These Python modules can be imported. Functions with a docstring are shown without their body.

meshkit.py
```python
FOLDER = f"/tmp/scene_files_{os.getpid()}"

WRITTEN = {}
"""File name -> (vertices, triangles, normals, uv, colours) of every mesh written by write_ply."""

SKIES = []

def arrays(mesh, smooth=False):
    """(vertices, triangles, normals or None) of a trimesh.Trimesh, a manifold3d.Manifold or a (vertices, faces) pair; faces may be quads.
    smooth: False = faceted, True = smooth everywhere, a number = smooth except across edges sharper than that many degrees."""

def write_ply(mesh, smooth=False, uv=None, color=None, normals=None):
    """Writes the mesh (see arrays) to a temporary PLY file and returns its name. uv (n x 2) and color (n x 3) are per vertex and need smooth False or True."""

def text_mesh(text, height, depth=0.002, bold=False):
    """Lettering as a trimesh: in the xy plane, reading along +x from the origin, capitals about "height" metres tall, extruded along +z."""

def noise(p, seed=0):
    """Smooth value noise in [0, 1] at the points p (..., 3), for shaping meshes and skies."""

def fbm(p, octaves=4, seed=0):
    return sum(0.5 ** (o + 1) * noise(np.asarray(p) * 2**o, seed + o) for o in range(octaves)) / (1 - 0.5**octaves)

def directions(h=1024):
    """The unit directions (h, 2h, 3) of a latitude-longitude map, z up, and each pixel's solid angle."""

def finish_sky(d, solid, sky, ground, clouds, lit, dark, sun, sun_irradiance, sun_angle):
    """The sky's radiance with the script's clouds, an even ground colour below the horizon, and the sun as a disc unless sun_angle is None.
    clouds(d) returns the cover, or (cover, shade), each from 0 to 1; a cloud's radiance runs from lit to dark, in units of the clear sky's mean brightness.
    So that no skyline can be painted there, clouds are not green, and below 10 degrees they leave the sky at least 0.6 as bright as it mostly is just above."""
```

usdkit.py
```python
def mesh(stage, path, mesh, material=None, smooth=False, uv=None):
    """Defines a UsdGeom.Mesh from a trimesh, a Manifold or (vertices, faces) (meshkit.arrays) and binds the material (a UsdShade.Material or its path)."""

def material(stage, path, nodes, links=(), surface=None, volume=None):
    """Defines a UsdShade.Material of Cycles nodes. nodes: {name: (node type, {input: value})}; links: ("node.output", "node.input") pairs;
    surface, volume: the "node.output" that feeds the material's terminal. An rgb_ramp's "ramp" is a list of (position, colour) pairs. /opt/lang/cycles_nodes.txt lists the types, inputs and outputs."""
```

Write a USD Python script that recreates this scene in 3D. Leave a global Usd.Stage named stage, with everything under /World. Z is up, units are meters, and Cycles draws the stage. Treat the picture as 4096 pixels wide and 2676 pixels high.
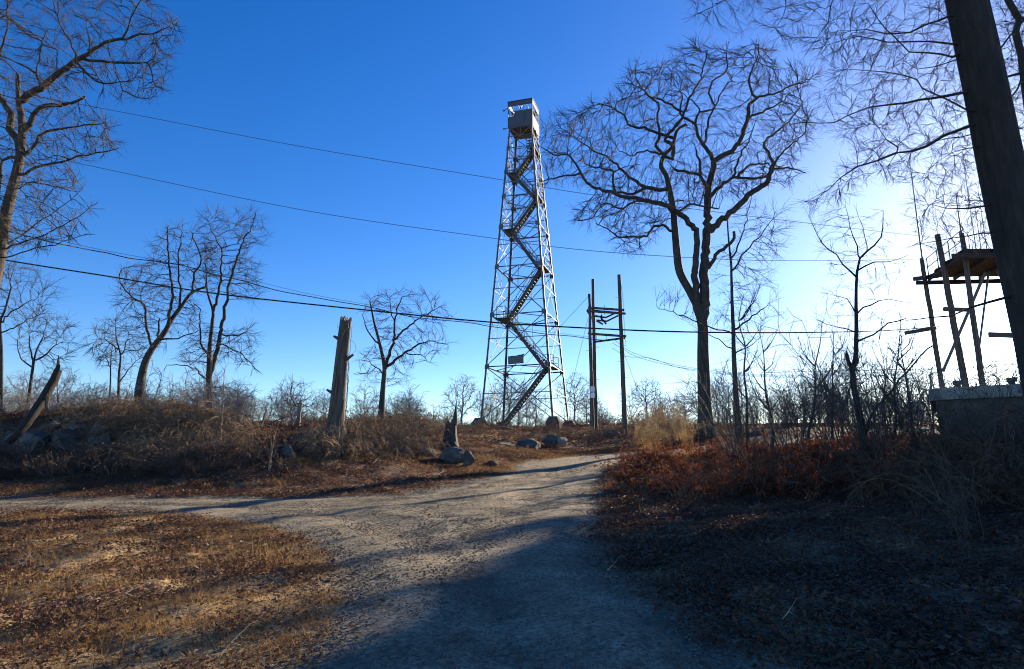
import math, random, time, sys
import numpy as np, trimesh, usdkit, meshkit
from pxr import Usd, UsdGeom, UsdLux, UsdShade, Gf, Sdf, Vt
from scipy.spatial import cKDTree
from scipy.interpolate import RBFInterpolator
from shapely.geometry import Polygon, Point
from shapely import contains_xy, union_all

T0 = time.time()
stage = Usd.Stage.CreateInMemory()
UsdGeom.SetStageUpAxis(stage, UsdGeom.Tokens.z)
UsdGeom.SetStageMetersPerUnit(stage, 1.0)
UsdGeom.Xform.Define(stage, '/World')
UsdGeom.Scope.Define(stage, '/World/Looks')

# ------------------------------------------------------------------ camera, sky, sun, exposure
F, PITCH, ROLL, EYE = 2585.5, 0.189, 0.005, 1.6          # focal length in photograph pixels; the eye is 1.6 m above the road
EXPOSURE = 1.62
SUN_AZ, SUN_EL = math.radians(40.3), math.radians(16.8)    # azimuth from +y towards +x
SKY_STRENGTH, SUN_INTENSITY = 0.072, 1.25
cp, sp, cr, sr = math.cos(PITCH), math.sin(PITCH), math.cos(ROLL), math.sin(ROLL)
Rv, Uv, Bv = np.array([1, 0, 0.]), np.array([0, -sp, cp]), np.array([0, -cp, -sp])
right, up = Rv * cr - Uv * sr, Rv * sr + Uv * cr
cam = UsdGeom.Camera.Define(stage, '/World/camera')
m = np.eye(4); m[0, :3], m[1, :3], m[2, :3], m[3, :3] = right, up, Bv, (0, 0, EYE)
cam.AddTransformOp().Set(Gf.Matrix4d(*m.ravel().tolist()))
cam.CreateHorizontalApertureAttr(36.0); cam.CreateVerticalApertureAttr(36.0 * 669 / 1024)
cam.CreateFocalLengthAttr(36.0 * F / 4096)
cam.CreateClippingRangeAttr(Gf.Vec2f(0.05, 20000))
cam.CreateExposureAttr(EXPOSURE)

usdkit.material(stage, '/World/Looks/sky', {
    's': ('sky_texture', {'sky_type': 'single_scattering', 'sun_disc': False, 'sun_elevation': SUN_EL, 'sun_rotation': SUN_AZ,
                          'altitude': 900.0, 'air_density': 1.0, 'aerosol_density': 0.45, 'ozone_density': 3.0}),
    'h': ('hsv', {'hue': 0.515, 'saturation': 1.33, 'value': 1.0, 'fac': 1.0}),
    'b': ('background_shader', {'strength': SKY_STRENGTH})}, [('s.color', 'h.color'), ('h.color', 'b.color')], surface='b.background')
dome = UsdLux.DomeLight.Define(stage, '/World/sky')
dome.GetPrim().SetCustomDataByKey('kind', 'structure')
UsdShade.MaterialBindingAPI.Apply(dome.GetPrim()).Bind(UsdShade.Material.Get(stage, '/World/Looks/sky'))
sun = UsdLux.DistantLight.Define(stage, '/World/sun')
sun.CreateIntensityAttr(SUN_INTENSITY); sun.CreateAngleAttr(0.53); sun.CreateNormalizeAttr(True)
sun.CreateColorAttr(Gf.Vec3f(1.0, 0.82, 0.58))
sun.AddRotateZOp().Set(-math.degrees(SUN_AZ)); sun.AddRotateXOp().Set(math.degrees(SUN_EL) - 90)

# ------------------------------------------------------------------ helpers
def rayk(px, py):
    """(x per metre forward, z per metre forward) of the photograph's pixel."""
    px, py = np.asarray(px, float), np.asarray(py, float)
    a, b = px - 2048, 1338 - py
    u, v = a * cr + b * sr, -a * sr + b * cr
    fw = F * cp - v * sp
    return u / fw, (F * sp + v * cp) / fw
def at(px, py, Y):
    kx, kz = rayk(px, py)
    return np.stack([kx * Y, np.broadcast_to(Y, np.shape(kx)) * 1.0, EYE + kz * Y], -1)

used = {}
def numbered(parent, name):
    k = (str(parent), name); n = used.get(k, -1) + 1; used[k] = n
    return name if n == 0 else f'{name}_{n:03d}'
def tag(prim, label=None, cat=None, group=None, kind=None):
    for k, v in (('label', label), ('category', cat), ('group', group), ('kind', kind)):
        if v: prim.SetCustomDataByKey(k, v)
    return prim
class Thing:
    """An Xform at the thing's base; parts are given in world coordinates."""
    def __init__(s, name, label, cat, base, group=None, kind=None):
        s.base = np.asarray(base, float)
        s.x = UsdGeom.Xform.Define(stage, '/World/' + numbered('/World', name)); s.x.AddTranslateOp().Set(Gf.Vec3d(*s.base.tolist()))
        s.prim = tag(s.x.GetPrim(), label, cat, group, kind)
    def part(s, name, mesh, mat, under=None, smooth=False, label=None):
        parent = under.GetPath() if under is not None else s.prim.GetPath()
        v, f = tri(mesh)
        p = usdkit.mesh(stage, f'{parent}/{numbered(parent, name)}', (v - s.base, f), M[mat], smooth=smooth).GetPrim()
        if label: p.SetCustomDataByKey('label', label)
        return p
def tri(mesh):
    if isinstance(mesh, tuple): return np.asarray(mesh[0], float), np.asarray(mesh[1], int)
    return np.asarray(mesh.vertices, float), np.asarray(mesh.faces, int)
def join(ms):
    vs, fs, n = [], [], 0
    for mm in ms:
        v, f = tri(mm); vs.append(v); fs.append(f + n); n += len(v)
    return np.vstack(vs), np.vstack(fs)
def bar(p, q, w, h=None, refv=(0, 0, 1)):
    """A box beam from p to q, w wide and h deep."""
    p, q = np.asarray(p, float), np.asarray(q, float); h = h or w
    d = q - p; L = np.linalg.norm(d); d /= L
    r = np.asarray(refv, float)
    if abs(d @ r) > .95: r = np.array([1., 0, 0])
    a = np.cross(d, r); a /= np.linalg.norm(a); b = np.cross(a, d)
    v = np.array([c + sx * a * w / 2 + sy * b * h / 2 for c in (p, q) for sx, sy in ((-1, -1), (1, -1), (1, 1), (-1, 1))])
    f = [[0, 1, 5], [0, 5, 4], [1, 2, 6], [1, 6, 5], [2, 3, 7], [2, 7, 6], [3, 0, 4], [3, 4, 7], [0, 3, 2], [0, 2, 1], [4, 5, 6], [4, 6, 7]]
    return v, np.array(f)
def box(c, sz, ax=None):
    """A box centred at c, sides along the axes ax (rows)."""
    ax = np.eye(3) if ax is None else np.asarray(ax)
    v = np.array([[x, y, z] for z in (-.5, .5) for x, y in ((-.5, -.5), (.5, -.5), (.5, .5), (-.5, .5))]) * np.asarray(sz)
    f = [[0, 1, 5], [0, 5, 4], [1, 2, 6], [1, 6, 5], [2, 3, 7], [2, 7, 6], [3, 0, 4], [3, 4, 7], [0, 3, 2], [0, 2, 1], [4, 5, 6], [4, 6, 7]]
    return v @ ax + np.asarray(c, float), np.array(f)
def tubes(P, parent, R, idx, Rp=None, sides=None, cont=None, caps=True):
    """Frusta for the edges parent[i] -> i, i in idx: the vertices and triangles of a branching skeleton."""
    P, R = np.asarray(P, float), np.asarray(R, float)
    idx = np.asarray(idx); idx = idx[parent[idx] >= 0]
    if not len(idx): return np.zeros((0, 3)), np.zeros((0, 3), int)
    E = np.zeros_like(P); has = parent >= 0
    E[has] = P[has] - P[parent[has]]
    E /= np.linalg.norm(E, axis=1, keepdims=True) + 1e-12
    if cont is None: cont = continuation(parent, R)
    N = E.copy()                                             # direction of a node's ring: mean of the edge in and the edge on
    ok = cont >= 0; N[ok] += E[cont[ok]]; N /= np.linalg.norm(N, axis=1, keepdims=True) + 1e-12
    roots = parent < 0; N[roots & ok] = E[cont[roots & ok]]
    sd = np.where(R > .09, 12, np.where(R > .03, 7, np.where(R > .012, 4, 3))) if sides is None else np.full(len(P), sides)
    ref = np.array([.13, .98, .07])
    V, Fc, n = [], [], 0
    for s in np.unique(sd[idx]):
        i = idx[sd[idx] == s]; p = parent[i]
        iscont = cont[p] == i
        d0 = np.where(iscont[:, None], N[p], E[i]); d1 = N[i]
        r0 = np.where(iscont, R[p], np.minimum(R[p], R[i] * 1.25)); r1 = R[i]
        ang = np.arange(s) * 2 * np.pi / s
        rings = []
        for c, d, r in ((P[p], d0, r0), (P[i], d1, r1)):
            a = np.cross(d, ref); a /= np.linalg.norm(a, axis=1, keepdims=True) + 1e-9
            b = np.cross(d, a)
            rings.append(c[:, None] + r[:, None, None] * (np.cos(ang)[None, :, None] * a[:, None] + np.sin(ang)[None, :, None] * b[:, None]))
        v = np.stack(rings, 1).reshape(-1, 3)                # (edge, ring, side)
        k = np.arange(s); k2 = (k + 1) % s
        quad = np.stack([k, k2, s + k2, s + k], -1)
        base = (np.arange(len(i)) * 2 * s)[:, None, None]
        q = (quad[None] + base).reshape(-1, 4)
        f = np.vstack([q[:, [0, 1, 2]], q[:, [0, 2, 3]]])
        V.append(v); Fc.append(f + n); n += len(v)
    return np.vstack(V), np.vstack(Fc)
def continuation(parent, R):
    cont = np.full(len(parent), -1); order = np.argsort(R, kind='stable')
    o = order[parent[order] >= 0]; cont[parent[o]] = o      # the thickest child is written last
    return cont
def polytube(pts, r, sides=6):
    pts = np.asarray(pts, float); n = len(pts)
    par = np.arange(n) - 1
    return tubes(pts, par, np.broadcast_to(np.asarray(r, float), (n,)), np.arange(n), sides=sides)
def capped(pts, r, sides=10):
    """A closed tube."""
    pts = np.asarray(pts, float); v, f = polytube(pts, r, sides)
    n0 = len(v); e = (len(pts) - 2) * 2 * sides + sides
    v = np.vstack([v, pts[0], pts[-1]]); k = np.arange(sides)
    return v, np.vstack([f, np.stack([np.full(sides, n0), (k + 1) % sides, k], -1), np.stack([np.full(sides, n0 + 1), e + k, e + (k + 1) % sides], -1)])
def catmull(pts, step):
    """Smooth resampling of a polyline, all columns."""
    pts = np.asarray(pts, float)
    out = [pts[0]]
    for i in range(len(pts) - 1):
        p0, p1, p2, p3 = pts[max(i - 1, 0)], pts[i], pts[i + 1], pts[min(i + 2, len(pts) - 1)]
        n = max(1, int(round(np.linalg.norm((p2 - p1)[:2]) / step)))
        for t in np.arange(1, n + 1) / n:
            out.append(.5 * (2 * p1 + (p2 - p0) * t + (2 * p0 - 5 * p1 + 4 * p2 - p3) * t * t + (3 * p1 - p0 - 3 * p2 + p3) * t ** 3))
    return np.array(out)
def rock(center, size, seed, rough=.10, sub=3, yaw=0.0, cuts=13):
    """An angular boulder: a ball cut by random planes and roughened."""
    g = np.random.default_rng(seed)
    s = trimesh.creation.icosphere(sub); v = np.array(s.vertices)
    for _ in range(cuts):
        n = g.normal(size=3); n /= np.linalg.norm(n); d = g.uniform(.42, .8)
        o = v @ n - d; v = v - np.outer(np.maximum(o, 0) * .92, n)
    v *= 1 + rough * (meshkit.fbm(v * 2.3 + seed * 7.1, 4, seed) - .5)[:, None] * 2
    v = v * np.asarray(size) / 2
    c, s_ = math.cos(yaw), math.sin(yaw)
    v = v @ np.array([[c, s_, 0], [-s_, c, 0], [0, 0, 1]])
    return v + np.asarray(center), np.array(s.faces)

def rough_trunk(pts, radii, seed, sides=22, amp=.12, jag=None, step=.12, ridge=0.0):
    """A bark-ridged broken trunk; jag(angle) gives the height of the torn top above the last point."""
    c = catmull(np.column_stack([pts, radii]), step); n = len(c); g = np.random.default_rng(seed)
    ang = np.arange(sides) * 2 * np.pi / sides
    V_ = []
    for i_ in range(n):
        d = c[min(i_ + 1, n - 1), :3] - c[max(i_ - 1, 0), :3]; d /= np.linalg.norm(d); a = np.cross(d, [.13, .98, .07]); a /= np.linalg.norm(a); b = np.cross(d, a)
        ring = np.cos(ang)[:, None] * a + np.sin(ang)[:, None] * b
        w = 1 + amp * 2 * (meshkit.fbm(np.stack([np.cos(ang) * 1.8, np.sin(ang) * 1.8, np.full(sides, i_ * step * 1.3 + seed)], -1), 4, seed) - .5) + .05 * np.cos(ang * 7 + seed) * (ridge == 0)
        if ridge: w = w + ridge * (1 - 2 * np.abs(2 * meshkit.fbm(np.stack([np.cos(ang) * 9, np.sin(ang) * 9, np.full(sides, i_ * step * 1.6)], -1), 3, seed + 5) - 1))
        P_ = c[i_, :3] + ring * (c[i_, 3] * w)[:, None]
        if jag is not None and i_ == n - 1: P_ = P_ + d * jag(ang)[:, None]
        V_.append(P_)
    k = np.arange(sides); f = []
    for i_ in range(n - 1): f.append(np.stack([i_ * sides + k, i_ * sides + (k + 1) % sides, (i_ + 1) * sides + (k + 1) % sides, (i_ + 1) * sides + k], -1))
    f = np.vstack(f); V_ = np.vstack([*V_, c[-1, :3] + (0 if jag is None else np.array([0, 0, -.1]))]); e_ = (n - 1) * sides
    cap = np.stack([e_ + k, e_ + (k + 1) % sides, np.full(sides, len(V_) - 1)], -1)
    return (V_, np.vstack([f[:, [0, 1, 2]], f[:, [0, 2, 3]]])), cap
# ------------------------------------------------------------------ materials
M = {}
def mat(name, nodes, links, surface='p.BSDF'):
    M[name] = usdkit.material(stage, '/World/Looks/' + name, nodes, links, surface=surface)
def speckle(name, stops, scale, rough=.85, bump=.3, bdist=.01, detail=6, second=None, spec=.3, stretch=(1, 1, 1), island=0.0):
    """Noise-coloured matt surface with relief; position based, so that copies differ."""
    nodes = {'g': ('geometry', {}), 'm': ('mapping', {'mapping_type': 'point', 'scale': stretch}),
             'n': ('noise_texture', {'scale': scale, 'detail': detail, 'roughness': .62}), 'r': ('rgb_ramp', {'ramp': stops}),
             'p': ('principled_bsdf', {'roughness': rough, 'specular_ior_level': spec}),
             'n2': ('noise_texture', {'scale': scale * 4.3, 'detail': 5, 'roughness': .6}), 'b': ('bump', {'strength': bump, 'distance': bdist})}
    links = [('g.position', 'm.vector'), ('m.vector', 'n.vector'), ('m.vector', 'n2.vector'), ('n2.fac', 'b.height'), ('b.normal', 'p.normal')]
    if island:
        nodes['ad'] = ('math', {'math_type': 'multiply_add', 'value2': island, 'value3': -island / 2})
        nodes['su'] = ('math', {'math_type': 'add', 'use_clamp': True})
        links += [('g.random_per_island', 'ad.value1'), ('n.fac', 'su.value1'), ('ad.value', 'su.value2'), ('su.value', 'r.fac')]
    else:
        links += [('n.fac', 'r.fac')]
    mat(name, nodes, links + [('r.color', 'p.base_color')])
def leafy(name, stops, scale=1.2, island=.8, trans=.35, rough=.7):
    """Thin dead leaf: colour by leaf and by place, some light passing through."""
    mat(name, {'g': ('geometry', {}), 'n': ('noise_texture', {'scale': scale, 'detail': 3}), 'r': ('rgb_ramp', {'ramp': stops}),
               'ad': ('math', {'math_type': 'multiply_add', 'value2': island, 'value3': -island / 2}), 'su': ('math', {'math_type': 'add', 'use_clamp': True}),
               'p': ('principled_bsdf', {'roughness': rough, 'specular_ior_level': .35}), 't': ('translucent_bsdf', {}), 'mx': ('mix_closure', {'fac': trans})},
        [('g.position', 'n.vector'), ('g.random_per_island', 'ad.value1'), ('n.fac', 'su.value1'), ('ad.value', 'su.value2'), ('su.value', 'r.fac'),
         ('r.color', 'p.base_color'), ('r.color', 't.color'), ('p.BSDF', 'mx.closure1'), ('t.BSDF', 'mx.closure2')], surface='mx.closure')

speckle('bark', [(.25, (.014, .011, .009)), (.5, (.036, .029, .023)), (.75, (.085, .07, .055))], 9, bump=.7, bdist=.03, stretch=(1, 1, .22))
speckle('bark_dark', [(.25, (.008, .007, .006)), (.55, (.025, .020, .017)), (.8, (.055, .045, .037))], 14, bump=1.0, bdist=.04, stretch=(1, 1, .15))
speckle('bark_pale', [(.25, (.025, .02, .016)), (.5, (.065, .053, .042)), (.75, (.14, .115, .09))], 7, bump=.7, bdist=.03, stretch=(1, 1, .2))
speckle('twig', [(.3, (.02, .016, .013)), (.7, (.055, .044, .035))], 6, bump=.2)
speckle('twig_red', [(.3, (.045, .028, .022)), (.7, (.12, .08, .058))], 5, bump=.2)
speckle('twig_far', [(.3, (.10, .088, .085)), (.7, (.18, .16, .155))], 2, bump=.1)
speckle('cane', [(.3, (.15, .10, .06)), (.6, (.32, .235, .145)), (.8, (.48, .38, .25))], 3, bump=.2, island=.7)
speckle('dead_wood', [(.25, (.04, .034, .028)), (.5, (.10, .086, .07)), (.75, (.20, .175, .145))], 6, bump=.8, bdist=.03, stretch=(1, 1, .15))
speckle('old_deck', [(.25, (.008, .007, .006)), (.5, (.02, .017, .014)), (.75, (.045, .038, .032))], 5, bump=.6, bdist=.03)
speckle('torn_wood', [(.3, (.14, .105, .07)), (.7, (.28, .22, .15))], 9, bump=.6, stretch=(1, 1, .2))
speckle('char_wood', [(.3, (.015, .013, .012)), (.6, (.05, .043, .037)), (.8, (.12, .10, .085))], 7, bump=.9, bdist=.04, stretch=(1, 1, .2))
speckle('rock', [(.25, (.02, .019, .017)), (.45, (.05, .047, .042)), (.62, (.085, .08, .07)), (.8, (.17, .16, .14))], 3.2, bump=.8, bdist=.05, rough=.9)
speckle('rock_pale', [(.25, (.08, .077, .07)), (.5, (.15, .145, .13)), (.75, (.26, .25, .225))], 3.2, bump=.7, bdist=.05, rough=.9)
speckle('concrete', [(.25, (.09, .087, .08)), (.5, (.17, .165, .15)), (.75, (.26, .25, .23))], 2.2, bump=.4, bdist=.02, rough=.9)
speckle('old_wall', [(.25, (.025, .023, .02)), (.5, (.06, .055, .048)), (.75, (.12, .11, .095))], 2.5, bump=.8, bdist=.04, rough=.95)
speckle('pole_wood', [(.25, (.035, .026, .02)), (.5, (.07, .052, .04)), (.75, (.13, .10, .078))], 8, bump=.6, bdist=.02, stretch=(1, 1, .08))
speckle('weathered_plank', [(.25, (.03, .026, .022)), (.5, (.065, .056, .047)), (.75, (.12, .105, .088))], 6, bump=.5, bdist=.02, stretch=(1, .1, 1))
def steel(name, a, b, metallic, rough):
    mat(name, {'g': ('geometry', {}), 'n': ('noise_texture', {'scale': 2.3, 'detail': 6, 'roughness': .65}), 'r': ('rgb_ramp', {'ramp': [(.36, a), (.55, b), (.66, b), (.76, (.08, .045, .028))]}),
               'p': ('principled_bsdf', {'metallic': metallic, 'roughness': rough})},
        [('g.position', 'n.vector'), ('n.fac', 'r.fac'), ('r.color', 'p.base_color')])
steel('galvanised', (.045, .043, .042), (.085, .081, .078), .0, .7)
steel('stair_steel', (.02, .019, .019), (.04, .038, .037), .0, .7)
steel('cab_sheet', (.022, .025, .036), (.042, .046, .06), .0, .6)
mat('cable', {'p': ('principled_bsdf', {'base_color': (.012, .012, .013), 'roughness': .6})}, [])
mat('bare_wire', {'p': ('principled_bsdf', {'base_color': (.06, .06, .062), 'roughness': .5, 'metallic': .4})}, [])
mat('antenna', {'p': ('principled_bsdf', {'base_color': (.10, .10, .10), 'roughness': .5, 'metallic': .5})}, [])
mat('sign_green', {'p': ('principled_bsdf', {'base_color': (.018, .05, .045), 'roughness': .5})}, [])
mat('sign_letter', {'p': ('principled_bsdf', {'base_color': (.25, .32, .30), 'roughness': .6})}, [])
speckle('placard', [(.3, (.55, .55, .53)), (.7, (.75, .75, .73))], 4, rough=.5, bump=.05)
leafy('leaf_litter', [(.1, (.09, .042, .025)), (.35, (.22, .115, .06)), (.58, (.40, .26, .155)), (.78, (.56, .43, .30)), (.92, (.74, .65, .54))], trans=.25)
leafy('leaf_red', [(.15, (.11, .035, .014)), (.45, (.27, .098, .034)), (.7, (.42, .21, .08)), (.95, (.58, .40, .22))], trans=.65)
leafy('leaf_brown', [(.15, (.11, .06, .033)), (.5, (.28, .175, .10)), (.9, (.48, .34, .21))], trans=.5)
leafy('leaf_green', [(.2, (.07, .085, .035)), (.6, (.15, .15, .07)), (.9, (.28, .25, .14))], trans=.35)
leafy('dry_grass', [(.1, (.26, .155, .06)), (.4, (.48, .33, .145)), (.7, (.62, .47, .235)), (.95, (.74, .61, .36))], scale=.7, trans=.55)
leafy('plume', [(.2, (.22, .155, .085)), (.6, (.36, .27, .16)), (.9, (.48, .38, .25))], trans=.35)
speckle('gravel_stone', [(.25, (.07, .062, .052)), (.5, (.22, .19, .155)), (.8, (.46, .42, .36))], 3, bump=.2, island=1.0)

# ground: gravel, soil, leaf litter and dead grass, mixed by two primvars that both sheets carry
gm = {'g': ('geometry', {}), 'ar': ('attribute', {'attribute': 'road'}), 'ag': ('attribute', {'attribute': 'grass'}),
      'n1': ('noise_texture', {'scale': 1.1, 'detail': 7, 'roughness': .7}), 'n2': ('noise_texture', {'scale': 48., 'detail': 4, 'roughness': .7}),
      'n3': ('noise_texture', {'scale': 9., 'detail': 5, 'roughness': .7}), 'v': ('voronoi_texture', {'scale': 30., 'feature': 'f1'}), 'v2': ('voronoi_texture', {'scale': 15., 'feature': 'f1'}),
      'rg': ('rgb_ramp', {'ramp': [(.25, (.10, .083, .056)), (.48, (.195, .165, .112)), (.72, (.32, .275, .19))]}),
      'rs': ('rgb_ramp', {'ramp': [(.1, (.4, .4, .42)), (.5, (1., 1., 1.)), (.9, (1.7, 1.65, 1.55))]}),
      'mg': ('mix_color', {'blend_type': 'multiply', 'fac': .75, 'use_clamp': False}),
      'rl': ('rgb_ramp', {'ramp': [(.15, (.05, .028, .018)), (.4, (.13, .078, .045)), (.6, (.24, .155, .09)), (.85, (.38, .28, .175))]}),
      'rd': ('rgb_ramp', {'ramp': [(.2, (.17, .105, .045)), (.5, (.38, .26, .12)), (.8, (.56, .42, .22))]}),
      'ml': ('mix_color', {'blend_type': 'mix'}), 'mr': ('mix_color', {'blend_type': 'mix'}),
      'e': ('math', {'math_type': 'multiply_add', 'value2': 1.6, 'value3': -.8}), 'ea': ('math', {'math_type': 'add'}),
      'er': ('rgb_ramp', {'ramp': [(.32, (0, 0, 0)), (.68, (1, 1, 1))]}),
      'ha': ('math', {'math_type': 'multiply_add', 'value2': .6}), 'b': ('bump', {'strength': .9, 'distance': .028}),
      'p': ('principled_bsdf', {'roughness': .92, 'specular_ior_level': .25})}
gl = [('g.position', f'{k}.vector') for k in ('n1', 'n2', 'n3', 'v', 'v2')] + [
    ('n1.fac', 'rg.fac'), ('v.color', 'rs.fac'), ('rg.color', 'mg.a'), ('rs.color', 'mg.b'), ('n3.fac', 'rl.fac'), ('n3.fac', 'rd.fac'), ('ag.fac', 'ml.fac'), ('rl.color', 'ml.a'), ('rd.color', 'ml.b'),
    ('n1.fac', 'e.value1'), ('ar.fac', 'ea.value1'), ('e.value', 'ea.value2'), ('ea.value', 'er.fac'), ('er.color', 'mr.fac'), ('ml.result', 'mr.a'), ('mg.result', 'mr.b'), ('mr.result', 'p.base_color'),
    ('v.distance', 'ha.value1'), ('n2.fac', 'ha.value3'), ('ha.value', 'b.height'), ('b.normal', 'p.normal')]
mat('ground', gm, gl)

# ------------------------------------------------------------------ terrain
ctl = [(X, Y, .045 * Y) for Y in (-30, -12, -4, 0, 4, 8, 12, 15) for X in (-24, -12, -5, 0, 4)]
ctl += [(7, 5, .55), (12, 8, 1.05), (6, 11, .72), (9, 15, 1.15), (9, 17, 1.45), (14, 16, 1.5), (20, 20, 2.0), (20, 5, 1.3), (16, 12, 1.4), (8, 0, .3), (12, 25, 2.0)]
for c in [(2523, 1806, 30), (2023, 1872, 23), (2229, 1826, 27), (2700, 1790, 32), (2815, 1742, 33), (2940, 1765, 30), (2600, 1750, 38), (2385, 1738, 45), (2500, 1728, 45),
          (1800, 1790, 25.5), (1700, 1855, 21.5), (1950, 1845, 24), (1500, 1885, 19.5), (1300, 1905, 18.4), (1500, 1722, 26), (1650, 1715, 28), (1370, 1780, 23), (1150, 1835, 20), (1100, 1750, 30),
          (950, 1722, 28), (800, 1685, 26), (550, 1662, 25), (500, 1765, 22.5), (550, 1885, 19.4), (300, 1705, 23), (100, 1712, 23), (-200, 1712, 23), (100, 1800, 21.8), (200, 1895, 19.6), (-200, 1885, 19.6),
          (0, 1945, 17.4), (600, 1950, 17), (1100, 1925, 17.6), (2000, 1800, 32), (2150, 1785, 36), (2300, 1765, 40), (2100, 1716, 54), (1900, 1716, 52), (2300, 1712, 52), (2100, 1722, 50)]:
    ctl.append(tuple(at(*c)))
ctl += [(1.2, 58, 4.25), (-3, 55, 4.2), (5, 55, 4.2), (-25, 32, 3.2), (-15, 38, 3.6), (-8, 42, 3.7), (-30, 50, 4.1), (-15, 55, 4.25), (15, 50, 3.9), (25, 45, 3.6), (30, 30, 2.6), (20, 62, 4.4), (0, 64, 4.35), (-20, 66, 4.3),
        (-40, 40, 3.5), (45, 40, 3), (0, 90, 2), (40, 90, 2), (-40, 90, 2), (80, 60, 1), (-80, 60, 1), (-70, 20, 1), (70, 20, 1), (-40, 0, .5), (40, 0, 1), (0, -40, -2.5), (50, -30, -1), (-50, -30, -1),
        (0, 140, -12), (-120, 100, -10), (120, 100, -10), (-120, 0, -8), (120, 0, -8), (0, -120, -14)]
ctl = np.array(ctl, float)
rbf = RBFInterpolator(ctl[:, :2], ctl[:, 2], kernel='thin_plate_spline', smoothing=.3)
def smooth01(t): t = np.clip(t, 0, 1); return t * t * (3 - 2 * t)
def base_height(x, y):
    x, y = np.asarray(x, float), np.asarray(y, float)
    r = np.hypot(x, y); s = np.minimum(1, 135 / np.maximum(r, 1e-9))
    z = rbf(np.stack([(x * s).ravel(), (y * s).ravel()], -1)).reshape(x.shape)
    return z - np.maximum(r - 135, 0) * .10 * np.exp(-r / 900) - 10 * smooth01((r - 135) / 500)
grid_ok = None
def march(px, py):
    """Where the ray of the pixel meets the smooth ground, in front of the camera."""
    px, py = np.atleast_1d(px), np.atleast_1d(py); kx, kz = rayk(px, py)
    ys = np.concatenate([np.linspace(1.5, 40, 150), np.linspace(40.5, 70, 40)])
    hit = np.full(len(px), np.nan)
    X = kx[:, None] * ys; Z = EYE + kz[:, None] * ys; H = base_height(X, np.broadcast_to(ys, X.shape)); below = Z < H
    first = below.argmax(1); ok = below.any(1) & (first > 0)
    i = np.where(ok)[0]; j = first[ok]
    d0 = (Z - H)[i, j - 1]; d1 = (Z - H)[i, j]; t = d0 / (d0 - d1)
    hit[i] = ys[j - 1] + t * (ys[j] - ys[j - 1])
    return np.stack([kx * hit, hit], -1)
road_px = [(0, 1990), (600, 1988), (1200, 1985), (1612, 1973), (1906, 1906), (2023, 1882), (2010, 1856), (2229, 1826), (2523, 1806),
           (2500, 1850), (2440, 1900), (2420, 1960), (2440, 2040), (2400, 2150), (2550, 2350), (2800, 2500), (3100, 2676),
           (1100, 2676), (1250, 2480), (1290, 2350), (1230, 2220), (1100, 2130), (900, 2085), (650, 2058), (300, 2047), (0, 2047)]
rp = march([p[0] for p in road_px], [p[1] for p in road_px])
rp = rp.tolist()
rp = [(-30, 15.2), (-18, 15.6)] + rp[:9] + [(9.2, 30.6), (14, 31), (25, 36), (26, 32.5), (14, 26.8), (9, 26), (6.0, 24.5)] + rp[9:17] + [(4.5, 0), (5, -12), (4, -28), (-4, -28), (-3.5, -12), (-2.6, 0)] + rp[17:] + [(-18, 12.2), (-30, 11.9)]
road_poly = Polygon(rp).buffer(.25).buffer(-.25)
if not road_poly.is_valid: road_poly = road_poly.buffer(0)
import shapely
def road_distance(x, y):
    """Signed: positive inside the road."""
    p = shapely.points(np.asarray(x), np.asarray(y)); d = shapely.distance(p, road_poly.boundary)
    return np.where(contains_xy(road_poly, x, y), d, -d)
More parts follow.
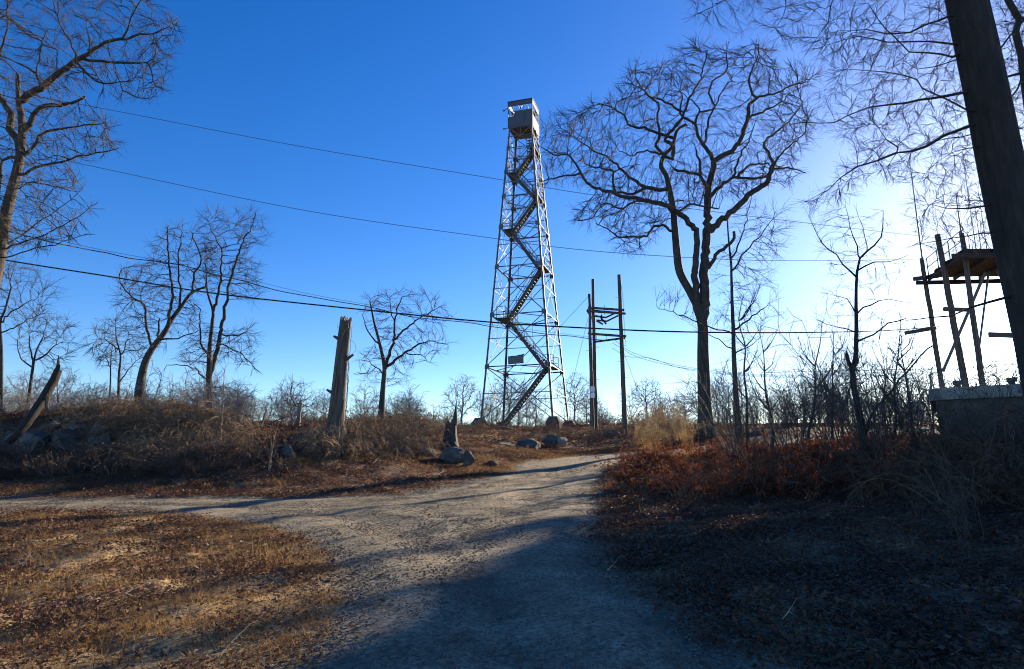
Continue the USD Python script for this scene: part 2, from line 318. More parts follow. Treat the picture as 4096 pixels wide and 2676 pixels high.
def relief(x, y, d):
    q = np.stack([x, y, np.zeros_like(x)], -1)
    off = smooth01(-d / 1.2)
    r = np.hypot(x, y)
    big = (meshkit.fbm(q * .55, 4, 3) - .5) * .22 * off * np.clip(r / 12, .35, 1.2)
    small = (meshkit.fbm(q * 2.4, 4, 11) - .5) * (.022 + .12 * off)
    ruts = -.03 * np.cos(np.clip(d, 0, 3) * 3.6) * smooth01(d / .5)
    return (big + small + ruts) * np.clip(200 / np.maximum(r, 1), 0, 1)
an = np.concatenate([np.linspace(-46, 46, 470), np.linspace(46.6, 313.4, 150)])       # degrees, from +y towards +x
rad = np.concatenate([[0.0], np.geomspace(.6, 3.5, 24)[:-1], np.linspace(3.5, 9, 60)[:-1], np.geomspace(9, 70, 190)[:-1], np.geomspace(70, 4000, 45)])
A, Rr = np.meshgrid(np.radians(an), rad, indexing='ij')
GX, GY = Rr * np.sin(A), Rr * np.cos(A)
D = np.full(GX.shape, -9.0); nearby = Rr < 60; D[nearby] = road_distance(GX[nearby], GY[nearby])
GZ = base_height(GX, GY) + relief(GX, GY, D)
def height(x, y):
    x, y = np.asarray(x, float), np.asarray(y, float)
    return base_height(x, y) + relief(x, y, road_distance(x, y))
na, nr = GX.shape
V = np.stack([GX, GY, GZ], -1).reshape(-1, 3)
i, j = np.meshgrid(np.arange(na), np.arange(nr - 1), indexing='ij')
i2 = (i + 1) % na
q = np.stack([i * nr + j, i * nr + j + 1, i2 * nr + j + 1, i2 * nr + j], -1).reshape(-1, 4)
FT = np.vstack([q[:, [0, 2, 1]], q[:, [0, 3, 2]]])
roadness = np.clip(.5 + D / .9, 0, 1).ravel()
def grassness(x, y, d):
    """1 in the lit triangle of dead grass between the two arms of the road, and along the verges."""
    n = meshkit.fbm(np.stack([x * .5, y * .5, 0 * x], -1), 3, 21)
    tri_ = smooth01((x < -.5) * (y < 13.2) * (1.2 - .8 * np.clip((4.5 - y) / 3, 0, 1)) * 1.0 + (n - .5) * 1.6)
    verge = smooth01(1 - np.abs(d + .6) / .8) * .6 + smooth01(1 - np.hypot((x - 1) / 4, (y - 27) / 4)) * .6
    return np.clip(np.maximum(tri_ * (n > .3), verge * n * 1.6), 0, 1)
grs = grassness(GX, GY, D).ravel()
inroad = (D.ravel()[FT].mean(1) > 0)
def sheet(name, faces, label=None):
    u, inv = np.unique(faces, return_inverse=True)
    msh = usdkit.mesh(stage, '/World/' + name, (V[u], inv.reshape(-1, 3)), M['ground'], smooth=True)
    api = UsdGeom.PrimvarsAPI(msh)
    api.CreatePrimvar('road', Sdf.ValueTypeNames.FloatArray, 'vertex').Set(Vt.FloatArray.FromNumpy(roadness[u].astype(np.float32)))
    api.CreatePrimvar('grass', Sdf.ValueTypeNames.FloatArray, 'vertex').Set(Vt.FloatArray.FromNumpy(grs[u].astype(np.float32)))
    tag(msh.GetPrim(), label, kind='structure')
sheet('ground', FT[~inroad], 'hilltop ground of dead grass and fallen leaves')
sheet('gravel_road', FT[inroad], 'pale gravel road forking at the hilltop')

# ------------------------------------------------------------------ trees
def colonize(P, par, att, step, infl, kill, rng, maxit=140, lift=0.0, wob=.25):
    """Space colonisation: grows the skeleton (P, par) towards the points att until they are reached."""
    P = [np.asarray(P, float)]; par = [np.asarray(par)]
    n = len(P[0]); att = np.asarray(att)
    dist, near = cKDTree(P[0]).query(att)
    alive = dist > kill; att, dist, near = att[alive], dist[alive], near[alive]
    allP = P[0]; nch = np.zeros(n, int)
    for _ in range(maxit):
        act = dist < infl
        if not act.any(): 
            infl *= 1.5
            if infl > 12: break
            continue
        d = att[act] - allP[near[act]]; d /= np.linalg.norm(d, axis=1, keepdims=True) + 1e-9
        s = np.zeros((n, 3)); np.add.at(s, near[act], d)
        g = np.unique(near[act]); g = g[nch[g] < 4]
        if not len(g): break
        v = s[g]; v /= np.linalg.norm(v, axis=1, keepdims=True) + 1e-9
        pg = np.concatenate(par)[g]; inr = allP[g] - allP[np.maximum(pg, 0)]; inr /= np.linalg.norm(inr, axis=1, keepdims=True) + 1e-9; inr[pg < 0] = 0
        v += inr * .7 + rng.normal(size=v.shape) * wob; v[:, 2] += lift
        v /= np.linalg.norm(v, axis=1, keepdims=True) + 1e-9
        new = allP[g] + v * step * rng.uniform(.75, 1.2, (len(g), 1))
        dd, ii = cKDTree(new).query(att)
        better = dd < dist; near = np.where(better, ii + n, near); dist = np.minimum(dist, dd)
        nch[g] += 1
        allP = np.vstack([allP, new]); par.append(g); n += len(new); nch = np.concatenate([nch, np.zeros(len(new), int)])
        keep = dist > kill; att, dist, near = att[keep], dist[keep], near[keep]
        if not len(att): break
    return allP, np.concatenate(par)
def pipe(par, tip, e, floor=None):
    n = len(par); acc = np.zeros(n); nk = np.bincount(par[par >= 0], minlength=n)
    acc[nk == 0] = tip ** e
    for i in range(n - 1, -1, -1):
        if par[i] >= 0: acc[par[i]] += acc[i]
    return acc ** (1 / e)
def add_twigs(P, par, R, rng, thr, num, length, tip, droop=0.0, segs=2, spread=.9):
    """Short forked twigs on the thin wood."""
    E = np.zeros_like(P); has = par >= 0; E[has] = P[has] - P[par[has]]; E /= np.linalg.norm(E, axis=1, keepdims=True) + 1e-9
    src = np.where((R < thr) & has)[0]
    if not len(src): return P, par, R
    src = rng.permutation(np.repeat(src, 2))[:num]
    cur, d = src, E[src] + rng.normal(size=(len(src), 3)) * spread * .6; d[:, 2] -= droop
    L = rng.uniform(.5, 1.3, (len(src), 1)) * length / segs
    for k in range(segs):
        d = d / (np.linalg.norm(d, axis=1, keepdims=True) + 1e-9)
        new = P[cur] + d * L; par = np.concatenate([par, cur]); r = np.minimum(R[cur] * .8, tip * (1.25 - .4 * k)); cur = np.arange(len(P), len(P) + len(new))
        P = np.vstack([P, new]); R = np.concatenate([R, r]); d = d + rng.normal(size=d.shape) * .22; d[:, 2] -= droop
    return P, par, R
def tree(name, label, Y, limbs, envs, seed, cat='tree', depth=4.0, density=3.0, step=.28, kill=.3, infl=2.2, tip=.007, e=2.1, lift=.05, wob=.10, twigs=3000, twig_len=.5, droop=0.0, bark='bark', twig='twig', ground=True, group=None, slope=.35, spread=.42, extra_twig_thr=None, ridged=0, hollow=.62):
    """limbs: (pixel points, radius at the start, at the end in pixels[, depth slope]); the first is the trunk. envs: outlines of the crown, in pixels."""
    density, kill, step = density * 2.6, kill * .74, step * .85
    rng = np.random.default_rng(seed); pm = Y / F * 1.02       # metres per pixel
    pts, par, rad_, limb_id, off = [], [], [], [], []
    pix = np.zeros((0, 2))
    for k, L in enumerate(limbs):
        pp = np.array(L[0], float); r0, r1 = L[1] * pm, L[2] * pm
        c = catmull(pp, max(.22 / pm, 3)) if len(pp) > 1 else pp
        if k: c[1:-1] += rng.normal(size=(len(c[1:-1]), 2)) * np.minimum(.055 / pm, np.minimum(3.5, 2.5 + 0 * c[1:-1, :1]))
        s = np.concatenate([[0], np.cumsum(np.linalg.norm(np.diff(c, axis=0), axis=1))]); t = s / max(s[-1], 1e-9)
        if k == 0:
            sl, o0, parent = 0.0, 0.0, -1
        else:
            parent = int(np.argmin(np.linalg.norm(pix - c[0], axis=1))); o0 = off[parent]
            sl = L[3] if len(L) > 3 else rng.choice([-1, 1]) * rng.uniform(.4, 1) * slope
            c, s, t = c[1:], s[1:], t[1:]
        o = o0 + sl * s * pm + np.cumsum(rng.normal(size=len(s))) * .02
        p3 = at(c[:, 0], c[:, 1], Y + o)
        r = r0 + (r1 - r0) * t ** .8
        n0 = len(pts)
        if k == 0 and ground:
            b = p3[0].copy(); zb = float(height(b[0], b[1])); top = p3[0]
            if zb < b[2] - .15:                                  # carry the trunk down to the ground
                nn = max(1, int((b[2] - zb) / .4))
                ext = np.array([[b[0], b[1], zb - .25 + (b[2] - zb + .25) * q_] for q_ in np.arange(nn + 1) / (nn + 1)])
            else:
                ext = np.array([[b[0], b[1], zb - .3]])
                keepz = p3[:, 2] > zb - .05; p3, r, c, o = p3[keepz], r[keepz], c[keepz], o[keepz]
            p3 = np.vstack([ext, p3]); r = np.concatenate([np.full(len(ext), r[0]) , r]); c = np.vstack([np.repeat(c[:1], len(ext), 0), c]); o = np.concatenate([np.full(len(ext), o[0]), o])
            hgt = p3[:, 2] - zb; r = r * (1 + .55 * np.exp(-np.maximum(hgt, 0) / (2.0 * r[0] + .1)))
        for q_ in range(len(p3)):
            pts.append(p3[q_]); par.append(parent if q_ == 0 else n0 + q_ - 1); rad_.append(r[q_]); limb_id.append(k); off.append(o[q_])
        pix = np.vstack([pix, c])
    P, par = np.array(pts), np.array(par); nl = len(P); rad_ = np.array(rad_); limb_id = np.array(limb_id)
    par0 = par.copy()
    th = Thing(name, label, cat, P[0] if not ground else (P[0][0], P[0][1], P[0][2] + .25), group)
    if envs:
        env = union_all([Polygon(e_).buffer(0) for e_ in envs])
        x0, y0, x1, y1 = env.bounds; num = int(density * env.area * pm * pm)
        c = np.stack([rng.uniform(x0, x1, num * 4), rng.uniform(y0, y1, num * 4)], -1)
        c = c[contains_xy(env, c[:, 0], c[:, 1])][:num]
        dd = shapely.distance(shapely.points(c), env.boundary) * pm
        moff = float(np.mean(off))
        kp = rng.uniform(0, 1, len(c)) < hollow + (1 - hollow) * np.exp(-dd / 1.1); c, dd = c[kp], dd[kp]
        att = at(c[:, 0], c[:, 1], Y + moff + rng.uniform(-1, 1, len(c)) * depth * np.clip(.25 + dd / 2.5, 0, 1))
        gz = base_height(att[:, 0], att[:, 1]); att = att[att[:, 2] > gz + .3]
        grow_from = np.arange(nl) if nl < 12 else np.arange(int((limb_id == 0).sum() * .35), nl)
        sub = np.concatenate([grow_from]); 
        Pg, pg = colonize(P[sub], np.arange(len(sub)) * 0 - 1, att, step, infl, kill, rng, lift=lift, wob=wob)
        pg_new = pg[len(sub):]
        pg_new = np.where(pg_new < len(sub), sub[np.clip(pg_new, 0, len(sub) - 1)], pg_new - len(sub) + nl)
        P = np.vstack([P, Pg[len(sub):]]); par = np.concatenate([par, pg_new])
        ct = np.full(len(P), -1); ct[par[nl:]] = np.arange(nl, len(P))
        for _ in range(3):                                       # straighten the wandering of the new wood
            i_ = np.arange(nl, len(P)); i_ = i_[ct[i_] >= 0]; Q = P.copy(); Q[i_] = .4 * P[i_] + .3 * (P[par[i_]] + P[ct[i_]]); P = Q
    R = pipe(par, tip, e)
    R[:nl] = np.maximum(rad_, np.minimum(R[:nl], rad_ * 1.12))
    for i_ in range(nl, len(P)): R[i_] = min(R[i_], R[par[i_]] * .85)
    if twigs: P, par, R = add_twigs(P, par, R, rng, extra_twig_thr or tip * 2.4, twigs, twig_len, tip, droop, spread=spread)
    cont = continuation(par, R)
    for k in range(len(limbs)):
        idx = np.where((limb_id == k))[0]
        full = tubes(P, par, R, idx, cont=cont)
        if k == 0 and ridged: full = rough_trunk(P[idx[::2]], R[idx[::2]] * .97, seed, sides=ridged, amp=.05, step=.10, ridge=.045)[0]; full = (full[0][:-1], full[1])
        if len(full[0]): th.part('trunk' if k == 0 else 'limb', full, bark, smooth=True)
    v, f = tubes(P, par, R, np.arange(nl, len(P)), cont=cont)
    if len(v): th.part('crown', (v, f), twig, smooth=True)
    return th, P, par, R

ALL = time.time()
def T(scale, ox, oy):
    return lambda *pts: [(ox + x / scale, oy + y / scale) for x, y in pts]
z3, z4, za, zb_, zr, zq = T(1.587, 2100, 120), T(1.944, 2200, 1060), T(1.414, 0, 0), T(1.555, 0, 780), T(1.414, 3100, 800), T(1.555, 3100, 0)

# the big oak beside the road
oak = [
 (z4((1215, 1300), (1200, 1000), (1190, 700), (1188, 480), (1165, 380)) + [(2785, 1215), (2758, 1163), (2720, 1091)] + z3((965, 1420), (950, 1250), (940, 1130), (915, 1000), (895, 920), (865, 870), (880, 800), (935, 740), (965, 640), (1020, 600)), 27, 6),
 (z4((1180, 430), (1205, 330), (1200, 200), (1200, 0)) + z3((1155, 1300), (1160, 1150), (1165, 1000), (1190, 900), (1205, 830)), 22, 12, .0),
 ([(2795, 1230), (2781, 1142), (2775, 1091)] + z3((1085, 1500), (1090, 1300), (1075, 1260), (1010, 1190), (960, 1150), (880, 1110), (780, 1085), (640, 1060), (500, 1020), (410, 985), (365, 930), (320, 850), (270, 790), (180, 790), (100, 740)), 16, 2, -.12),
 (z3((910, 1010), (860, 1015), (770, 1000), (690, 950), (620, 900), (540, 820), (480, 790), (400, 740), (330, 690)), 9, 2, .3),
 (z3((770, 1005), (680, 1035), (600, 1030)), 7, 5),
 (z3((575, 1040), (555, 950), (560, 900), (500, 880), (440, 870), (380, 850)), 5, 2),
 (z3((345, 915), (240, 930), (150, 950), (90, 960)), 4.5, 2, .15),
 (z3((790, 1080), (680, 1090), (620, 1135), (540, 1110), (490, 1105), (450, 1160), (410, 1200), (330, 1210)), 4.5, 2),
 (z3((930, 1290), (880, 1240), (800, 1260), (770, 1310), (700, 1310), (590, 1310), (520, 1260), (450, 1230)), 6, 2),
 (z3((925, 830), (880, 790), (780, 770), (730, 770), (690, 800), (600, 770)), 6, 2),
 (z3((860, 665), (760, 630), (660, 610), (630, 545), (560, 500), (480, 470)), 7, 2, -.3),
 (z3((880, 790), (835, 740), (855, 660), (840, 560), (850, 470), (790, 430), (720, 330), (700, 250)), 7, 2, .2),
 (z3((935, 840), (945, 740), (890, 700), (920, 650), (1000, 560), (1010, 520), (1040, 440), (1100, 330), (1130, 240), (1160, 130)), 9, 2, -.2),
 (z3((1000, 520), (930, 480), (870, 450), (790, 420), (740, 370)), 6, 2, -.4),
 (z3((1205, 830), (1150, 750), (1110, 700), (1085, 620), (1040, 570), (990, 530), (1000, 420)), 10, 3, .25),
 (z3((1075, 590), (1110, 530), (1200, 500)), 6, 4),
 (z3((1110, 520), (1080, 460), (1000, 400)), 4, 2),
 (z3((1210, 820), (1260, 790), (1320, 770), (1370, 690), (1410, 580), (1430, 470), (1470, 430), (1600, 400), (1700, 350), (1800, 330)), 12, 2, -.25),
 (z3((1450, 430), (1420, 330), (1440, 250), (1480, 170), (1480, 90)), 5, 2),
 (z3((1425, 570), (1440, 545), (1530, 510), (1620, 460), (1680, 400)), 6, 2),
 (z3((1140, 740), (1160, 620), (1170, 560), (1210, 480), (1240, 400), (1290, 340)), 6, 2),
 (z3((1200, 480), (1170, 380), (1210, 300), (1280, 260), (1280, 150)), 4.5, 2),
 (z3((1165, 1060), (1200, 1030), (1240, 990), (1320, 935), (1400, 945), (1480, 935), (1560, 925)), 9, 4, .2),
 (z3((1360, 930), (1410, 860), (1480, 855), (1550, 850)), 6, 3),
 (z3((1320, 925), (1370, 790), (1430, 690), (1450, 620)), 5, 2),
 (z3((1165, 1280), (1190, 1260), (1240, 1210), (1320, 1150), (1400, 1070), (1450, 1020), (1540, 970), (1570, 880), (1580, 850)), 14, 10, -.1),
 (z3((1580, 850), (1540, 780), (1520, 720), (1590, 650), (1700, 560), (1760, 450)), 6, 2),
 (z3((1580, 880), (1640, 880), (1700, 880), (1780, 905)), 5, 2),
 (z3((1590, 840), (1650, 760), (1720, 700), (1780, 650)), 5, 2),
 (z3((1150, 1010), (1115, 925), (1040, 905), (950, 885)), 8, 6),
 (z3((1115, 920), (1110, 830), (1090, 770)), 7, 4),
 (z3((1170, 1520), (1210, 1430), (1280, 1370), (1330, 1320), (1325, 1280)), 9, 6, .2),
 (z3((970, 1150), (1020, 1115), (1110, 1115), (1230, 1135)), 5, 3)]
oak_env = [z3((90, 600), (220, 510), (350, 500), (420, 450), (520, 430), (590, 400), (640, 280), (700, 200), (790, 240), (900, 200), (920, 120), (1070, 70), (1160, 60), (1280, 110), (1340, 130), (1480, 70), (1590, 130), (1600, 270), (1720, 190), (1880, 260), (1860, 320), (1760, 390), (1780, 480), (1820, 560), (1830, 700), (1720, 780), (1740, 900), (1680, 980), (1500, 990), (1300, 1060), (1200, 1040), (1000, 1180), (900, 1230), (760, 1390), (620, 1440), (560, 1300), (420, 1230), (280, 1210), (290, 1160), (380, 1080), (470, 1030), (360, 960), (130, 980), (110, 700))]
tree('oak_tree', 'largest bare tree, broad twisted oak crown on a forked trunk right of the fire tower', 33, oak, oak_env, 1, depth=4.5, density=20, step=.26, kill=.26, infl=1.6, tip=.0088, twigs=19000, twig_len=.6, hollow=.42)

# the old tree at the left edge
left = [
 ([(-150, 1760), (-60, 1300), (-5, 1018), (26, 849), (71, 672), (88, 566), (85, 460), (76, 410), (71, 300)], 42, 9),
 ([(84, 415), (92, 396), (141, 361), (191, 329), (240, 290), (304, 248), (354, 212), (396, 187), (453, 159), (509, 156), (559, 138), (615, 131), (679, 106)], 17, 2, -.15),
 ([(453, 159), (495, 148), (523, 78), (545, 28), (566, 0), (585, -50)], 5, 2),
 ([(332, 240), (424, 244), (495, 248), (587, 251), (622, 212), (629, 170), (651, 148), (690, 140)], 6, 2, .3),
 ([(598, 252), (608, 304), (626, 347), (665, 364)], 3.5, 1.5),
 ([(304, 255), (354, 297), (382, 325), (453, 332), (481, 325), (530, 322)], 5, 2, -.3),
 ([(470, 332), (488, 361), (537, 382), (601, 393)], 3, 1.5),
 ([(308, 243), (290, 184), (262, 134), (233, 71), (226, 49), (215, 10)], 4, 2),
 ([(361, 205), (354, 141), (347, 85)], 3, 1.5),
 ([(170, 338), (149, 297), (113, 272), (78, 255)], 6, 3),
 ([(141, 300), (156, 233), (170, 163), (191, 120)], 4, 2),
 ([(110, 530), (120, 495), (127, 460), (156, 431), (212, 421), (262, 414), (311, 403), (339, 388)], 13, 5, -.2),
 ([(105, 640), (117, 608), (149, 566), (156, 545), (191, 523), (248, 516), (311, 506), (424, 488)], 9, 2, .2),
 ([(80, 715), (99, 693), (141, 672), (212, 654), (283, 636), (382, 615), (474, 594)], 6, 2, -.2),
 ([(84, 620), (70, 560), (42, 516), (42, 453), (14, 410), (-10, 370), (-60, 300), (-110, 200)], 17, 6, .1),
 ([(70, 640), (42, 622), (11, 644), (7, 707), (0, 771)], 6, 4),
 ([(12, 990), (106, 926), (177, 870), (283, 800), (330, 750)], 4, 1.5),
 ([(8, 1000), (170, 941), (283, 884), (382, 817)], 3.5, 1.5),
 ([(0, 1035), (141, 997), (248, 969), (347, 937)], 3, 1.5),
 ([(50, 770), (110, 730), (190, 740), (300, 765)], 3, 1.5),
 ([(-60, 300), (0, 71), (106, 127), (177, 177), (233, 202)], 5, 2),
 ([(78, 420), (68, 340), (66, 290)], 8, 3), ([(-40, 340), (20, 150), (30, 40), (20, -60)], 6, 2)]
left_env = [[(-250, -150), (300, -150), (600, -60), (640, 40), (720, 90), (720, 190), (670, 230), (690, 330), (660, 370), (600, 395), (480, 400), (400, 330), (330, 360), (250, 420), (440, 440), (480, 600), (380, 640), (250, 660), (330, 720), (200, 830), (380, 820), (330, 930), (200, 1000), (20, 1020), (-200, 900)]]
lt = tree('old_tree', 'old broken topped tree with sunlit bark leaning in at the left edge', 18, left, left_env, 2, depth=3.0, density=36, step=.17, kill=.17, infl=1.1, tip=.005, twigs=13000, twig_len=.32, bark='bark')

# bare trees on the mound at the left
leaning = [
 (zb_((865, 1330), (870, 1200), (900, 1050), (950, 950), (1020, 860), (1070, 770), (1130, 690), (1190, 610), (1280, 570)), 20, 4),
 (zb_((945, 950), (910, 820), (905, 740), (900, 680), (830, 640), (780, 600), (740, 530), (745, 490), (770, 455)), 6, 2),
 (zb_((1045, 810), (1060, 700), (1075, 600), (1060, 500), (1050, 400), (1040, 200)), 7, 2),
 (zb_((1120, 700), (1120, 560), (1110, 430), (1130, 250)), 5, 2),
 (zb_((1190, 610), (1210, 480), (1250, 400), (1190, 230)), 5, 2),
 (zb_((985, 890), (985, 830), (995, 770)), 5, 3), (zb_((1000, 900), (1100, 890), (1250, 840)), 4, 1.5)]
tree('leaning_tree', 'stout bare tree leaning right out of the brambly mound', 37, leaning, [[(463, 1063), (520, 1085), (600, 1010), (630, 920), (680, 890), (740, 900), (790, 890), (850, 960), (860, 1050), (840, 1120), (780, 1200), (800, 1300), (700, 1330), (650, 1400), (560, 1400), (500, 1300), (470, 1200)]], 3, depth=3.2, density=15, step=.3, kill=.3, infl=1.8, tip=.008, twigs=5500, twig_len=.6)
twin = [
 (zb_((1290, 1375), (1300, 1200), (1300, 1090), (1305, 950), (1320, 800), (1325, 720), (1290, 600), (1280, 430)), 15, 2),
 (zb_((1305, 1130), (1340, 1000), (1370, 860), (1400, 700), (1430, 540), (1460, 430), (1490, 340), (1520, 270), (1560, 200), (1590, 110)), 10, 1.5),
 (zb_((1325, 730), (1360, 600), (1380, 450), (1370, 330), (1310, 220)), 6, 1.5),
 (zb_((1305, 1000), (1250, 920), (1245, 780), (1240, 700), (1200, 670)), 5, 1.5),
 (zb_((1365, 930), (1450, 960), (1530, 1010), (1600, 1090)), 3, 1), (zb_((1375, 870), (1480, 870), (1560, 820)), 3, 1),
 (zb_((1300, 1200), (1250, 1110), (1150, 1060), (1030, 1070)), 4, 1.2), (zb_((1300, 1210), (1400, 1190), (1540, 1250)), 3, 1)]
tree('twin_tree', 'tall slender bare tree with two upright stems and rounded twiggy heads on the mound', 38, twin, [[(780, 860), (830, 830), (900, 830), (920, 900), (905, 980), (880, 1010), (840, 960)], [(935, 830), (1000, 825), (1060, 850), (1070, 960), (1050, 990), (960, 1010), (935, 940)], [(900, 1050), (980, 1000), (1040, 1060), (1050, 1180), (1000, 1220), (920, 1190)], [(870, 1330), (1020, 1290), (1030, 1400), (1020, 1480), (900, 1440), (780, 1470), (700, 1440), (800, 1250)], [(800, 960), (900, 960), (900, 1150), (820, 1200)]], 4, depth=2.6, density=20, step=.28, kill=.28, infl=1.8, tip=.0075, twigs=7000, twig_len=.55)
pair = [(zb_((735, 1380), (740, 1130), (750, 1000), (725, 900), (720, 830)), 7, 2), (zb_((742, 1170), (800, 1090), (850, 1030)), 3, 1.2), (zb_((745, 1010), (790, 900), (800, 850)), 3, 1.2), (zb_((740, 960), (650, 900), (600, 900)), 2.5, 1)]
tree('young_tree', 'small bare tree with a round fan crown left of the leaning tree', 42, pair, [[(330, 1380), (370, 1320), (420, 1270), (490, 1270), (560, 1350), (580, 1430), (560, 1480), (500, 1500), (430, 1460), (380, 1440)]], 5, depth=2.5, density=13, step=.32, kill=.32, infl=2, tip=.008, twigs=2600, twig_len=.6, cat='tree')
tree('young_tree', 'thin straight bare stem just left of the small fan crowned tree', 43, [(zb_((665, 1400), (685, 1200), (690, 1020), (700, 940)), 5, 1.5), (zb_((688, 1080), (640, 980), (600, 950)), 2.5, 1)], [[(370, 1430), (380, 1350), (440, 1300), (480, 1330), (480, 1450), (420, 1480)]], 6, depth=1.6, density=10, step=.32, kill=.34, infl=2, tip=.007, twigs=900, twig_len=.6)
tree('vase_tree', 'bare vase shaped tree rising behind the leaning dead log', 40, [(zb_((165, 1375), (190, 1180), (210, 1040), (230, 960), (270, 880)), 9, 2), (zb_((210, 1050), (190, 960), (180, 860)), 4, 1.5), (zb_((212, 1030), (300, 980), (380, 880)), 4, 1.2), (zb_((205, 1080), (130, 1010), (110, 900)), 3.5, 1.2)],
     [[(60, 1400), (50, 1300), (130, 1250), (240, 1260), (300, 1300), (310, 1380), (280, 1440), (200, 1480), (100, 1450)]], 7, depth=2.8, density=13, step=.32, kill=.32, infl=2, tip=.008, twigs=3000, twig_len=.6)
tree('edge_tree', 'bare tree at the left edge behind the old broken tree', 34, [([(2, 1690), (5, 1560), (6, 1400), (2, 1290), (20, 1240), (45, 1150)], 9, 2.5), ([(4, 1290), (60, 1240), (150, 1190)], 4, 1.2), ([(10, 1330), (90, 1290), (170, 1250)], 3, 1)],
     [[(-150, 1080), (60, 1030), (150, 1080), (240, 1150), (210, 1220), (100, 1290), (-150, 1320)]], 8, depth=2.6, density=12, step=.3, kill=.32, infl=2, tip=.0075, twigs=2600, twig_len=.6)
lone = [
 ([(1523, 1690), (1532, 1549), (1537, 1463), (1515, 1360), (1497, 1291), (1480, 1205)], 14, 3),
 ([(1537, 1470), (1575, 1360), (1583, 1256), (1609, 1187)], 8, 2), ([(1538, 1475), (1618, 1411), (1704, 1368), (1790, 1377)], 7, 1.5), ([(1578, 1355), (1652, 1291), (1738, 1239)], 5, 1.5),
 ([(1520, 1380), (1470, 1320), (1450, 1260)], 4, 1.5), ([(1535, 1500), (1480, 1450), (1445, 1440)], 3, 1.2), ([(1580, 1290), (1560, 1230), (1570, 1180)], 3, 1.2), ([(1620, 1415), (1680, 1420), (1720, 1450)], 3, 1)]
tree('lone_tree', 'lone bare spreading tree between the broken trunk and the fire tower', 38, lone, [[(1450, 1180), (1560, 1150), (1690, 1160), (1790, 1210), (1810, 1260), (1760, 1300), (1830, 1370), (1800, 1410), (1680, 1430), (1620, 1540), (1550, 1540), (1440, 1530), (1430, 1420), (1500, 1350), (1450, 1260)]], 9, depth=2.8, density=13, step=.28, kill=.32, infl=1.8, tip=.0075, twigs=4200, twig_len=.55)

# right of the oak
slim = [(z4((1470, 1330), (1445, 1000), (1430, 700), (1425, 500), (1415, 250), (1410, 50)) + z3((1310, 1500), (1290, 1300), (1285, 1180)), 14, 2.5),
 (z4((1435, 520), (1500, 460), (1555, 420), (1660, 340)), 5, 2), (z3((1320, 1450), (1380, 1300), (1440, 1050)), 4, 1.2), ([(2935, 1090), (2960, 1030), (3045, 939), (3108, 863)], 4, 1.2),
 ([(2932, 1332), (2850, 1310), (2776, 1286), (2714, 1260), (2627, 1225)], 3, 1.2), ([(2938, 1400), (2860, 1350), (2800, 1330)], 3, 1), ([(2934, 1410), (2990, 1390), (3040, 1350)], 3, 1)]
tree('slim_tree', 'slim straight bare tree standing just right of the big oak trunk', 29, slim, [[(2900, 850), (3000, 770), (3150, 820), (3170, 900), (3130, 1000), (3080, 1120), (3150, 1250), (3060, 1300), (2990, 1420), (2900, 1400), (2880, 1300), (2860, 1100)], [(2610, 1190), (2700, 1150), (2780, 1180), (2900, 1260), (2900, 1330), (2760, 1310)]], 10, depth=2.0, density=12, step=.26, kill=.28, infl=1.8, tip=.0055, twigs=2500, twig_len=.5)
small = [(zr((515, 1460), (490, 1280), (460, 1130), (440, 1020), (437, 970), (455, 900), (460, 750), (458, 600), (460, 480), (465, 400), (480, 330), (520, 290), (600, 210), (612, 60)), 17, 1.5),
 (zr((437, 975), (430, 950), (410, 900), (405, 870)), 9, 7),
 (zr((460, 420), (380, 370), (350, 310), (260, 240), (200, 110)), 4, 1), (zr((465, 350), (470, 260), (440, 200), (400, 40)), 3.5, 1), (zr((462, 630), (540, 590), (650, 560), (760, 580)), 3.5, 1),
 (zr((458, 800), (560, 760), (640, 700), (740, 670)), 4, 2), (zr((500, 1330), (520, 1290), (560, 1190), (650, 1090), (740, 980), (820, 880), (900, 820)), 6, 2.5, .3),
 (zr((462, 640), (400, 560), (300, 530)), 3, 1), (zr((458, 740), (350, 720), (240, 680)), 3, 1), (zr((470, 390), (560, 355), (650, 350), (760, 310)), 3.5, 1.2), (zr((408, 900), (360, 890), (330, 850)), 2.5, 1.2),
 (zr((445, 1020), (415, 1080), (410, 1160)), 3, 2), (zr((530, 300), (500, 160), (470, 90)), 2.5, 1)]
tree('crooked_tree', 'crooked small bare tree with a stubbed side stem in front of the thicket', 16.5, small, [[(3250, 870), (3340, 830), (3430, 860), (3540, 830), (3590, 920), (3560, 1000), (3480, 1060), (3600, 1050), (3640, 1010), (3600, 1130), (3480, 1200), (3560, 1300), (3500, 1400), (3350, 1380), (3260, 1320), (3250, 1180), (3400, 1130), (3300, 1090), (3270, 990)]], 11, depth=1.2, density=24, step=.15, kill=.17, infl=1.0, tip=.003, twigs=2200, twig_len=.3, bark='bark_dark')

